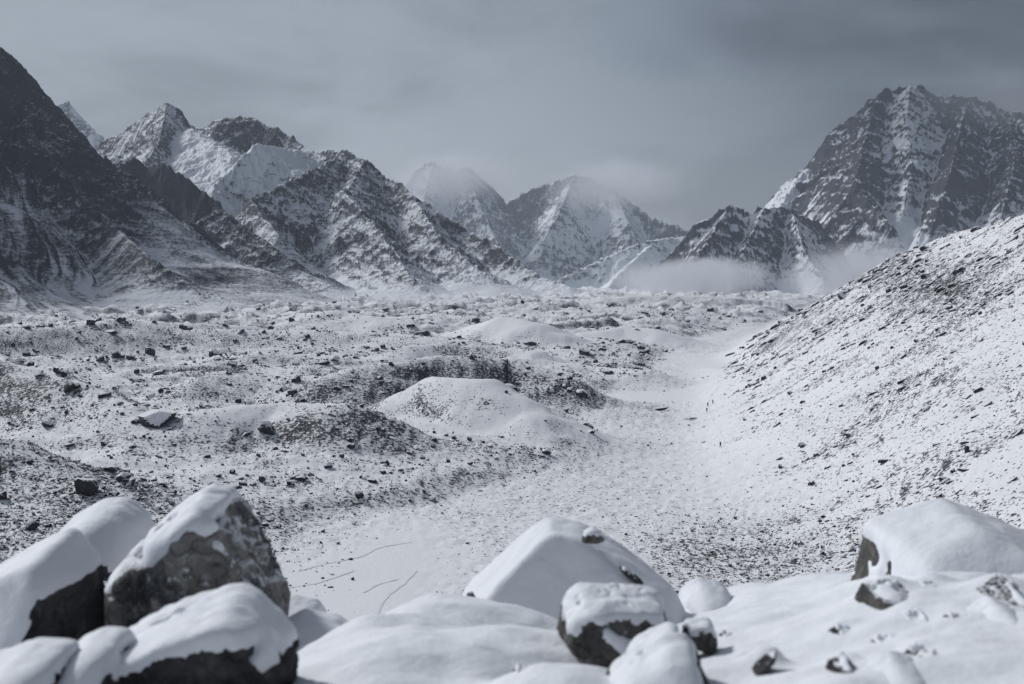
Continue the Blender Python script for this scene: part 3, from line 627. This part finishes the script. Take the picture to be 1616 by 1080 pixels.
# ------------------------------------------------------------------ distant walkers
M_cloth = []
for nm, c in (('dark_jacket', (0.012, 0.012, 0.016)), ('backpack_cloth', (0.02, 0.02, 0.024)), ('trousers', (0.015, 0.016, 0.022)), ('skin', (0.35, 0.2, 0.14))):
    m = bpy.data.materials.new(nm); m.use_nodes = True; t = m.node_tree; b = t.nodes['Principled BSDF']
    tc = N(t, 'ShaderNodeTexCoord'); L(t, mixc(t, noise(t, tc.outputs['Object'], 9, 3), tuple(q * 0.7 for q in c), tuple(q * 1.3 for q in c)), b.inputs['Base Color']); b.inputs['Roughness'].default_value = 0.9; M_cloth.append(m)
def skinned(name, verts, edges, radii, mat, parent=None, levels=1):
    me = bpy.data.meshes.new(name); me.from_pydata([tuple(v) for v in verts], edges, []); o = bpy.data.objects.new(name, me); C.collection.objects.link(o)
    md = o.modifiers.new('skin', 'SKIN')
    sk = me.skin_vertices[0] if me.skin_vertices else None
    if sk is None:
        bpy.context.view_layer.objects.active = o; bpy.ops.mesh.customdata_skin_add(); sk = me.skin_vertices[0]
    for i, r_ in enumerate(radii): sk.data[i].radius = (r_, r_) if isinstance(r_, float) else r_
    sk.data[0].use_root = True
    o.modifiers.new('sub', 'SUBSURF').levels = levels; o.modifiers['sub'].render_levels = levels
    me.materials.append(mat)
    if parent: o.parent = parent
    return o
def walker(label, px, py, ground_px, rz, stride, lean):
    y = ground_y(px, ground_px); g = P(px, ground_px, y)
    s = stride
    v = [(0, 0, 0.95), (0, lean * 0.4, 1.2), (0, lean, 1.45), (0, lean + 0.01, 1.55), (0, lean + 0.04, 1.66), (0, lean + 0.04, 1.74),
         (-0.10, 0, 0.90), (-0.11, s * 0.5, 0.50), (-0.11, s * 0.75, 0.08), (-0.11, s * 0.75 + 0.15, 0.04),
         (0.10, 0, 0.90), (0.11, -s * 0.25, 0.50), (0.11, -s, 0.10), (0.11, -s + 0.14, 0.04),
         (-0.19, lean, 1.42), (-0.25, lean - 0.10, 1.16), (-0.24, lean + 0.06, 0.92), (0.19, lean, 1.42), (0.25, lean + 0.06, 1.16), (0.24, lean + 0.24, 1.0)]
    e = [(0, 1), (1, 2), (2, 3), (3, 4), (4, 5), (0, 6), (6, 7), (7, 8), (8, 9), (0, 10), (10, 11), (11, 12), (12, 13), (2, 14), (14, 15), (15, 16), (2, 17), (17, 18), (18, 19)]
    r_ = [(0.16, 0.12), (0.16, 0.12), (0.18, 0.12), 0.06, 0.105, 0.08, 0.10, 0.07, 0.05, 0.045, 0.10, 0.07, 0.05, 0.045, 0.075, 0.05, 0.04, 0.075, 0.05, 0.04]
    o = skinned('person', v, e, r_, M_cloth[0]); o.location = (g[0], g[1], T(np.array([g[0]]), np.array([g[1]]))[0]); o.rotation_euler = (0, 0, rz)
    skinned('backpack', [(0, lean * 0.4 - 0.22, 1.05), (0, lean - 0.24, 1.30), (0, lean - 0.20, 1.50)], [(0, 1), (1, 2)], [(0.17, 0.12), (0.18, 0.13), (0.13, 0.09)], M_cloth[1], o)
    skinned('trousers', [(0, 0, 0.93), (-0.11, s * 0.5, 0.50), (-0.11, s * 0.72, 0.16), (0.11, -s * 0.25, 0.50), (0.11, -s * 0.94, 0.18)], [(0, 1), (1, 2), (0, 3), (3, 4)], [(0.17, 0.14), 0.095, 0.08, 0.095, 0.08], M_cloth[2], o)
    skinned('hat', [(0, lean + 0.03, 1.71), (0, lean + 0.03, 1.77)], [(0, 1)], [0.125, 0.10], M_cloth[1], o)
    o.scale = (1.12, 1.12, 1.08)
    tag(o, label, 'person', 'walkers on the valley path')
walker('nearest walker in dark clothes with backpack at the foot of the right slope', 1137, 702, 707, 0.3, 0.30, 0.08)
walker('walker in dark clothes in the middle of the distant group of three', 1117, 640, 643, 0.1, 0.28, 0.06)
walker('lowest walker of the distant group of three on the path', 1115.5, 649, 651, -0.2, 0.22, 0.05)
walker('farthest walker in dark clothes, uppermost of the distant group of three', 1125, 635, 638, 0.5, 0.30, 0.07)

# ------------------------------------------------------------------ foreground
def fg_snow_material():
    m = bpy.data.materials.new('soft_snow'); m.use_nodes = True; t = m.node_tree; b = t.nodes['Principled BSDF']
    tc = N(t, 'ShaderNodeTexCoord'); v = tc.outputs['Object']
    L(t, mixc(t, noise(t, v, 1.3, 4), (0.78, 0.80, 0.84), (0.83, 0.84, 0.87)), b.inputs['Base Color']); b.inputs['Roughness'].default_value = 0.75
    b.inputs['Specular IOR Level'].default_value = 0.2
    bp = N(t, 'ShaderNodeBump'); bp.inputs['Distance'].default_value = 0.03; bp.inputs['Strength'].default_value = 0.8
    L(t, mathn(t, 'ADD', noise(t, v, 3.5, 5, 0.55), mathn(t, 'ADD', mathn(t, 'MULTIPLY', noise(t, v, 14, 6, 0.7), 0.16), mathn(t, 'MULTIPLY', noise(t, v, 90, 3, 0.6), 0.06))), bp.inputs['Height']); L(t, bp.outputs[0], b.inputs['Normal'])
    return m
M_snow = fg_snow_material()
def fg_rock_material(name, a, b_, lichen, dust=0.72):
    m = bpy.data.materials.new(name); m.use_nodes = True; t = m.node_tree; b = t.nodes['Principled BSDF']
    tc = N(t, 'ShaderNodeTexCoord'); v = tc.outputs['Object']; g = N(t, 'ShaderNodeNewGeometry')
    big = maprange(t, noise(t, v, 1.6, 5, 0.6, 0.4), 0.36, 0.62); c = mixc(t, big, a, b_)
    sp = maprange(t, noise(t, v, 9, 6, 0.7, 0.3), 0.50, 0.66); c = mixc(t, mathn(t, 'MULTIPLY', sp, 0.7), c, lichen)
    dk = maprange(t, noise(t, v, 22, 5, 0.7), 0.52, 0.70); c = mixc(t, mathn(t, 'MULTIPLY', dk, 0.55), c, (0.02, 0.02, 0.022))
    sep = N(t, 'ShaderNodeSeparateXYZ'); L(t, g.outputs['Normal'], sep.inputs[0])
    ds = mathn(t, 'ADD', mathn(t, 'MULTIPLY', sep.outputs[2], 0.55), mathn(t, 'ADD', mathn(t, 'MULTIPLY', noise(t, v, 4.5, 6, 0.68, 0.3), 0.75), mathn(t, 'MULTIPLY', noise(t, v, 35, 3, 0.6), 0.25)))
    sf = maprange(t, ds, dust, dust + 0.09); c = mixc(t, sf, c, (0.78, 0.80, 0.83))
    L(t, c, b.inputs['Base Color']); b.inputs['Roughness'].default_value = 0.9; b.inputs['Specular IOR Level'].default_value = 0.25
    bp = N(t, 'ShaderNodeBump'); bp.inputs['Distance'].default_value = 0.075; bp.inputs['Strength'].default_value = 1
    vo = N(t, 'ShaderNodeTexVoronoi'); vo.feature = 'DISTANCE_TO_EDGE'; vo.inputs['Scale'].default_value = 3.2
    wv = N(t, 'ShaderNodeVectorMath', operation='ADD'); L(t, v, wv.inputs[0]); nw = N(t, 'ShaderNodeTexNoise'); nw.inputs['Scale'].default_value = 3.0; L(t, v, nw.inputs['Vector']); L(t, nw.outputs[1], wv.inputs[1]); L(t, wv.outputs[0], vo.inputs['Vector'])
    L(t, mathn(t, 'ADD', noise(t, v, 7, 8, 0.68), mathn(t, 'MULTIPLY', maprange(t, vo.outputs['Distance'], 0.0, 0.035), 0.35)), bp.inputs['Height']); L(t, bp.outputs[0], b.inputs['Normal'])
    return m
M_f1 = fg_rock_material('lichen_rock', (0.075, 0.079, 0.090), (0.26, 0.25, 0.235), (0.44, 0.44, 0.43), 0.74)
M_f2 = fg_rock_material('dark_rock', (0.024, 0.025, 0.032), (0.07, 0.068, 0.070), (0.12, 0.12, 0.12), 0.98)
M_f3 = fg_rock_material('brown_rock', (0.05, 0.052, 0.056), (0.14, 0.132, 0.118), (0.24, 0.235, 0.215), 0.88)

def smooth_vals(v, E, n, w=None):
    cnt = np.bincount(E.ravel(), minlength=len(v)).astype(float)
    for _ in range(n):
        if v.ndim == 1:
            s_ = np.bincount(E[:, 0], v[E[:, 1]], len(v)) + np.bincount(E[:, 1], v[E[:, 0]], len(v)); nv = 0.5 * v + 0.5 * s_ / cnt
        else:
            s_ = np.stack([np.bincount(E[:, 0], v[E[:, 1], k], len(v)) + np.bincount(E[:, 1], v[E[:, 0], k], len(v)) for k in range(3)], 1); nv = 0.5 * v + 0.5 * s_ / cnt[:, None]
        v = nv if w is None else (v * (1 - w) + nv * w)
    return v
def vnormals(V, Fc):
    n = np.cross(V[Fc[:, 1]] - V[Fc[:, 0]], V[Fc[:, 2]] - V[Fc[:, 0]]); out = np.stack([sum(np.bincount(Fc[:, j], n[:, k], len(V)) for j in range(3)) for k in range(3)], 1)
    return out / (np.linalg.norm(out, axis=1)[:, None] + 1e-12)
def edges_of(Fc):
    E = np.sort(np.concatenate([Fc[:, [0, 1]], Fc[:, [1, 2]], Fc[:, [2, 0]]]), 1); return np.unique(E, axis=0)
def fg_rock(label, outline, y, thick, mat, facets=(), tilts=None, sub=6, rough=0.035, k=26, T_snow=0.10, thr=(0.35, 0.62), bare=0.35, seed=0, ksn=0.5, chips=26, chip_d=(0.90, 0.99), name='boulder', cat='boulder', group=None, topz=None):
    """rock from its outline in photo pixels (convex, clockwise from lower left), set at distance y with real depth"""
    pts = np.array([P(px, py, y) for px, py in outline]); c = pts.mean(0); c[1] = y
    ctr = np.array([0.5 * (pts[:, 0].max() + pts[:, 0].min()), y, 0.5 * (pts[:, 2].max() + pts[:, 2].min())]); c = 0.5 * c + 0.5 * ctr
    nrm, D = [], []
    n = len(pts)
    for i in range(n):
        a, b = pts[i], pts[(i + 1) % n]; dx, dz = b[0] - a[0], b[2] - a[2]; q = np.array((-dz, 0, dx)); q /= np.linalg.norm(q)
        if q @ (a - c) < 0: q = -q
        dd = q @ (a - c); q = np.array((q[0], -0.10, q[2])); l = np.linalg.norm(q)
        nrm.append(q / l); D.append(max(dd / l, 0.02))
    if not facets: facets = [((-0.25, -1, 0.25), 1.0), ((0.3, -1, 0.1), 1.0)]
    for f, d in facets:
        q = np.array(f, float); q /= np.linalg.norm(q); nrm.append(q); D.append(thick * 0.62 * d)
    nrm.append(np.array((0, 1, 0.12)) / 1.007); D.append(thick * 0.16)
    T_snow *= ksn; k = max(k, 70)
    u, Fc = ico(sub); r = poly_star(u, nrm, D, k); V = u * r[:, None]
    rg = np.random.RandomState(seed + 900)                      # small chips struck off edges and corners
    for _ in range(chips):
        q = rg.normal(size=3); q[1] = -abs(q[1]) * 0.8; q /= np.linalg.norm(q); h = (V @ q).max() * rg.uniform(*chip_d); qq = u @ q
        r = np.where(qq > 1e-3, np.minimum(r, h / np.maximum(qq, 1e-3)), r)
    V = u * r[:, None]
    size = (pts[:, 0].max() - pts[:, 0].min())
    E = edges_of(Fc); nr_ = vnormals(V, Fc)
    crk = np.abs(n3(V / size * np.array((1, 1, 1.7)), 3.1, seed + 70, 3)); V = V - nr_ * (size * 0.022 * np.exp(-(crk / 0.03) ** 2) * (rough > 0.022))[:, None]
    V = V + nr_ * (size * rough * (0.9 * n3(V / size, 4.0, seed + 40, 5) + 0.45 * n3(V / size, 13.0, seed + 60, 3)))[:, None]
    o = new_mesh(name, V, Fc, mat, smooth=True); o.location = c; tag(o, label, cat, group)
    # snow cap
    Vs = smooth_vals(V, E, 4); nz = vnormals(Vs, Fc)[:, 2]
    pn = n3(V / size, 3.2, seed + 80, 4) + 0.5 * n3(V / size, 11, seed + 85, 3)
    m_ = sstep(thr[0], thr[1], nz + bare * pn); m_ = smooth_vals(m_, E, 3); m_ = sstep(0.10, 0.85, m_)
    Vc = V + vnormals(Vs, Fc) * (T_snow * 0.55 * m_)[:, None] + np.array((0, 0, 1.0)) * (T_snow * 0.6 * m_)[:, None]
    Vc = smooth_vals(Vc, E, 4, (m_[:, None] > 0.3) * 1.0)
    Vc = Vc + np.array((0, 0, 1.0)) * (size * 0.012 * m_ * (n3(V / size, 5.0, seed + 95, 4)))[:, None]
    Vc = Vc - vnormals(V, Fc) * ((1 - m_) * size * 0.008 + 0.002)[:, None] + np.array((0, 0, 1.0)) * (0.25 * T_snow * m_)[:, None]
    keep = (m_[Fc] > 0.04).any(1)
    if keep.any():
        V2, F2, _ = cull(Vc, Fc, keep); new_mesh('snow_cap', V2, F2, M_snow, parent=o)
    return o
def slabs(lst):
    for a in lst: fg_rock(**a)
# snow ground of the spur, with drifts over buried rocks
BUMPS = [(735, 942, 10.4, 1.0), (655, 972, 9.6, 0.9), (585, 1005, 8.9, 0.85), (510, 1045, 8.1, 0.7), (800, 985, 9.0, 0.9), (700, 1000, 8.6, 0.9), (860, 1050, 7.2, 0.6),
         (1000, 1010, 9.6, 0.8), (1150, 942, 13.4, 0.8), (1260, 940, 13.4, 1.1), (1340, 938, 13.0, 0.8), (1230, 1000, 9.5, 1.3), (1470, 905, 10.4, 1.15), (1590, 895, 10.2, 1.2), (1400, 950, 9.4, 0.8), (1520, 935, 9.3, 1.0), (1380, 985, 8.6, 0.7), (1570, 960, 8.2, 0.50), (1600, 1010, 7.6, 0.8),
         (1400, 1045, 6.8, 0.45), (1250, 1060, 6.8, 0.8), (1480, 1005, 8.0, 0.9), (1300, 1000, 8.6, 0.55), (1180, 985, 10.4, 0.7), (1545, 1000, 7.6, 0.45), (1110, 1040, 7.4, 0.45), (1330, 1065, 6.6, 0.4), (1500, 1050, 6.7, 0.5), (1220, 950, 12.4, 0.7), (20, 905, 13.5, 1.3), (540, 1000, 11.5, 0.7)]
def GROUND(x, y):
    z = FG(x, y)
    for px, py, yy, rad in BUMPS:
        c = P(px, py, yy); h = max(c[2] - float(FG(c[:1], c[1:2])[0]), 0.02); wx_ = 0.18 * rad * perlin(x / rad, y / rad, 301)
        d = np.hypot(x - c[0] + wx_, (y - yy) / 1.15) / rad; z = smax(z, FG(x, y) + h * np.exp(-d ** 2.2), 0.10) - 0.0
    return z

fg_rock('big grey lichen covered boulder with snow on top at lower left', [(140, 1060), (160, 940), (240, 848), (318, 782), (352, 766), (376, 790), (412, 862), (444, 945), (430, 1060)], 10.6, 1.5, M_f1,
        facets=[((-0.9, -0.85, 0.05), 0.86), ((0.28, -1, 0.20), 0.92), ((-0.35, -0.62, 0.85), 1.22), ((0.2, -0.62, 0.75), 1.36)], T_snow=0.08, thr=(0.55, 0.74), bare=0.34, seed=1, rough=0.03, chips=34)
fg_rock('smooth snow covered slab with a dark right side at the left edge', [(-120, 1100), (-60, 940), (0, 902), (60, 872), (108, 845), (148, 905), (140, 1100)], 9.6, 1.5, M_f2,
        facets=[((-0.50, -0.85, 0.60), 0.62), ((0.80, -0.62, -0.05), 0.98)], chips=6, chip_d=(0.97, 1.0), T_snow=0.08, thr=(0.22, 0.45), bare=0.12, seed=2, rough=0.02)
fg_rock('snow mound behind the gap between the slab and the big boulder', [(60, 900), (110, 838), (160, 806), (196, 802), (222, 822), (250, 900)], 12.6, 1.3, M_f2, facets=[((-0.3, -0.8, 0.8), 0.9)], T_snow=0.12, thr=(0.0, 0.25), bare=0.05, seed=3, sub=5)
fg_rock('low snow draped boulder with a dark underside in front of the big boulder', [(150, 1110), (160, 1060), (225, 1000), (330, 960), (380, 950), (425, 968), (462, 1020), (455, 1120)], 7.6, 1.1, M_f2,
        facets=[((-0.1, -0.55, 1.0), 0.78), ((0.15, -1, -0.15), 0.95)], T_snow=0.10, thr=(0.38, 0.55), bare=0.22, seed=4, rough=0.03)
fg_rock('small snow covered rock with a dark streak left of the draped boulder', [(80, 1110), (100, 1050), (150, 1010), (195, 1008), (225, 1060), (215, 1110)], 7.2, 0.7, M_f2, facets=[((-0.1, -0.7, 0.9), 0.8)], T_snow=0.07, thr=(0.35, 0.55), bare=0.35, seed=5, sub=5)
fg_rock('snow covered rock in the lower left corner', [(-40, 1120), (-20, 1060), (50, 1035), (115, 1034), (125, 1120)], 6.9, 0.8, M_f2, facets=[((0, -0.6, 0.9), 0.8)], T_snow=0.09, thr=(0.2, 0.45), bare=0.2, seed=6, sub=5)
fg_rock('rounded snow covered rock right behind the big boulder', [(425, 1010), (438, 960), (460, 950), (500, 960), (522, 1000), (515, 1030)], 12.0, 0.8, M_f2, facets=[((0, -0.6, 0.9), 0.8)], T_snow=0.08, thr=(0.0, 0.25), bare=0.1, seed=7, sub=5)
fg_rock('snow covered rock with a dark crack right of the draped boulder', [(440, 1060), (452, 990), (480, 974), (540, 985), (565, 1003), (560, 1060)], 10.4, 0.8, M_f2, facets=[((-0.2, -0.8, 0.6), 0.9)], T_snow=0.07, thr=(0.15, 0.42), bare=0.45, seed=8, sub=5)
fg_rock('large tent shaped snow covered boulder in the middle', [(690, 1060), (742, 938), (840, 846), (868, 830), (915, 838), (995, 884), (1062, 940), (1120, 1060)], 12.0, 1.9, M_f2,
        facets=[((-0.12, -0.80, 0.50), 0.50), ((0.55, -0.50, 0.62), 0.82)], T_snow=0.045, thr=(0.05, 0.25), bare=0.08, seed=9, rough=0.010, chips=8, chip_d=(0.96, 1.0))
fg_rock('small stone with a snow cap perched on top of the tent shaped boulder', [(917, 856), (922, 840), (935, 834), (950, 840), (954, 854), (940, 858)], 11.4, 0.18, M_f3, T_snow=0.03, thr=(0.2, 0.5), bare=0.1, seed=10, sub=4, name='stone', cat='stone')
fg_rock('dark rock sliver poking out of snow on the right edge of the tent shaped boulder', [(975, 893), (988, 896), (1018, 922), (1010, 924), (985, 908)], 11.35, 0.25, M_f2, T_snow=0.02, thr=(0.7, 0.9), bare=0.3, seed=11, sub=4, name='rock_edge', cat='rock')
fg_rock('small dark pointed stone at the left foot of the tent shaped boulder', [(735, 946), (737, 937), (745, 934), (753, 948)], 11.0, 0.12, M_f2, T_snow=0.01, thr=(0.9, 1.0), bare=0.1, seed=12, sub=4, name='stone', cat='stone')
fg_rock('blotchy grey boulder with snow on top in the centre foreground', [(883, 1000), (892, 955), (915, 936), (985, 936), (1035, 945), (1062, 980), (1040, 1022), (950, 1035), (900, 1025)], 8.6, 0.75, M_f3,
        facets=[((-0.7, -0.8, 0.25), 0.95), ((0.35, -0.9, 0.5), 0.80), ((0, -0.8, -0.3), 1.1)], T_snow=0.06, thr=(0.30, 0.50), bare=0.55, seed=13, rough=0.04)
fg_rock('long narrow snow topped rock leaning up to the right', [(985, 1036), (1010, 1012), (1055, 988), (1072, 994), (1068, 1012), (1015, 1040)], 7.9, 0.35, M_f3, T_snow=0.04, thr=(0.45, 0.65), bare=0.3, seed=14, sub=5, name='rock', cat='rock')
fg_rock('small grey block with snow on its top right of the blotchy boulder', [(1076, 1012), (1080, 984), (1118, 980), (1133, 1010), (1120, 1030)], 8.6, 0.3, M_f3, T_snow=0.035, thr=(0.3, 0.55), bare=0.4, seed=15, sub=5, name='rock', cat='rock')
fg_rock('snow covered pointed rock with dark edges at the bottom centre', [(930, 1130), (968, 1060), (1040, 1015), (1075, 1006), (1098, 1030), (1116, 1075), (1120, 1130)], 7.0, 0.6, M_f2,
        facets=[((-0.3, -0.7, 0.75), 0.8)], T_snow=0.04, thr=(0.36, 0.60), bare=0.60, seed=16, sub=5, rough=0.04)
fg_rock('rounded snow bump with a dark left edge behind the small grey block', [(1072, 975), (1080, 940), (1105, 926), (1140, 935), (1165, 970)], 12.6, 0.8, M_f2, facets=[((0.1, -0.6, 0.9), 0.8)], T_snow=0.09, thr=(0.0, 0.25), bare=0.1, seed=17, sub=5)
fg_rock('wide snow buried boulder with grey rock showing on its left side', [(1340, 1030), (1368, 905), (1380, 850), (1420, 836), (1500, 814), (1560, 836), (1650, 880), (1740, 1030)], 11.0, 2.0, M_f3,
        facets=[((-0.05, -0.50, 0.80), 0.62), ((-0.85, -0.55, 0.12), 1.30)], T_snow=0.14, thr=(0.15, 0.40), bare=0.22, seed=18, rough=0.012, chips=9, chip_d=(0.95, 1.0))
fg_rock('half buried snow covered rock below the wide buried boulder', [(1330, 1030), (1345, 975), (1400, 948), (1450, 952), (1500, 985), (1520, 1030)], 8.8, 0.9, M_f2, facets=[((-0.1, -0.6, 0.9), 0.75)], T_snow=0.07, thr=(0.18, 0.45), bare=0.40, seed=31, sub=5)
fg_rock('rounded snow covered rock at the lower right edge', [(1520, 1040), (1535, 985), (1565, 958), (1600, 975), (1640, 1040)], 7.9, 0.8, M_f2, facets=[((-0.1, -0.6, 0.9), 0.75)], T_snow=0.07, thr=(0.10, 0.35), bare=0.30, seed=32, sub=5)
fg_rock('low snow covered rock at the bottom edge right of centre', [(1330, 1130), (1352, 1070), (1400, 1040), (1440, 1052), (1475, 1130)], 6.6, 0.6, M_f3, facets=[((-0.2, -0.6, 0.8), 0.75)], T_snow=0.05, thr=(0.25, 0.50), bare=0.5, seed=33, sub=5)
STN = [('grey rock showing under the left side of the wide buried boulder', [(1362, 940), (1372, 918), (1400, 912), (1428, 922), (1420, 945), (1385, 950)], 9.3, 0.4, M_f3),
       ('black hollow sided rock left in the group of stones at lower right', [(1308, 1000), (1322, 983), (1345, 990), (1358, 1000), (1325, 1010)], 8.0, 0.25, M_f2),
       ('flat grey stone right of the black one', [(1375, 1012), (1385, 1000), (1415, 997), (1425, 1006), (1400, 1015)], 7.8, 0.2, M_f3),
       ('dark triangular rock above the flat grey stone', [(1408, 982), (1430, 966), (1452, 960), (1474, 982), (1440, 986)], 8.6, 0.3, M_f2),
       ('round dark stone lowest in the group at lower right', [(1308, 1056), (1314, 1036), (1332, 1030), (1342, 1040), (1336, 1056), (1318, 1062)], 7.0, 0.2, M_f2),
       ('dark oval stone right of the flat grey stone', [(1430, 1030), (1438, 1018), (1456, 1014), (1456, 1034), (1438, 1038)], 7.3, 0.2, M_f2),
       ('dark wedge stone touching the oval one on its right', [(1462, 1028), (1480, 1024), (1502, 1036), (1490, 1042)], 7.2, 0.2, M_f2),
       ('brown pointed rock at the right edge', [(1542, 945), (1562, 925), (1585, 910), (1606, 925), (1625, 950)], 8.8, 0.5, M_f3),
       ('tiny dark stone left of the brown pointed rock', [(1508, 955), (1515, 944), (1524, 946), (1518, 956)], 8.8, 0.1, M_f2),
       ('narrow dark rock blade standing in the snow at the bottom', [(1180, 1062), (1205, 1030), (1222, 1018), (1216, 1034), (1188, 1064)], 7.2, 0.12, M_f2),
       ('small brown stone left of the narrow blade', [(1168, 1050), (1172, 1036), (1180, 1032), (1180, 1048)], 7.3, 0.12, M_f3),
       ('small dark stone in front of the snow bump behind the grey block', [(1128, 1000), (1140, 988), (1160, 992), (1162, 1004)], 8.6, 0.15, M_f3),
       ('dark stone under the lip of the wide buried boulder', [(1440, 925), (1455, 912), (1486, 916), (1494, 930)], 9.6, 0.25, M_f2),
       ('small grey stone just left of the brown pointed rock', [(1484, 978), (1500, 962), (1522, 968), (1526, 982)], 8.3, 0.2, M_f3),
       ('dark rock patch in the big snow drift at the bottom', [(800, 1060), (815, 1044), (842, 1046), (850, 1064)], 7.2, 0.12, M_f2),
       ('small dark rock patch on the left part of the snow drift', [(636, 1060), (645, 1050), (660, 1050), (664, 1062)], 7.2, 0.10, M_f2),
       ('dark rock edge beside the round stone in the lower left corner', [(-8, 1030), (2, 1012), (22, 1010), (28, 1022), (8, 1036)], 7.4, 0.2, M_f3)]
LATE = []
def fg_y(px, py):
    ys = np.linspace(5, 15, 400); p = np.array([P(px, py, q) for q in ys]); h = GROUND(p[:, 0], p[:, 1]); i = np.nonzero(h > p[:, 2])[0]
    return float(ys[i[0]]) if len(i) else 12.0
for i, (lb, ol, yy, th, mt) in enumerate(STN):
    xs_ = [q[0] for q in ol]; ys_ = [q[1] for q in ol]; mx = sum(xs_) / len(xs_); my = max(ys_)
    yy = fg_y(mx, my - 2) + 0.12; ol = [(mx + (a - mx) * (1.25 if mx > 1150 else 1.1), my + (b - my) * (1.2 if mx > 1150 else 1.1) + 14) for a, b in ol]; th = th * 1.5
    if mx > 1150: LATE.append((mx + 6, min(ys_) - 3, yy + 0.22, max(0.16, (max(xs_) - min(xs_)) / F * yy * 0.95)))
    fg_rock(lb, ol, yy, th, mt, facets=[((0.1, -1, 0.12), 1.0), ((-0.5, -0.9, 0.2), 1.2)], T_snow=0.04, thr=(0.86, 1.04), bare=0.25, seed=50 + i, sub=5, rough=0.05, chips=14, name='stone', cat='stone')
BUMPS += LATE
gx = np.linspace(-13, 13, 430); gy = np.concatenate([np.linspace(-6, 4, 40, endpoint=False), np.linspace(4, 17.5, 300), np.linspace(17.5, 32, 60)[1:]])
GX, GY = np.meshgrid(gx, gy, indexing='ij'); GX = GX.ravel(); GY = GY.ravel()
GZ = GROUND(GX, GY) + 0.035 * fbm(GX * 1.6, GY * 1.6, 3, 304) + 0.022 * perlin(GX * 3.2, GY * 3.2, 305) + 0.008 * perlin(GX * 8, GY * 8, 306)
gr = new_mesh('snow_ground', np.stack([GX, GY, GZ], 1), grid_faces(len(gx), len(gy)), M_snow); tag(gr, kind='structure')
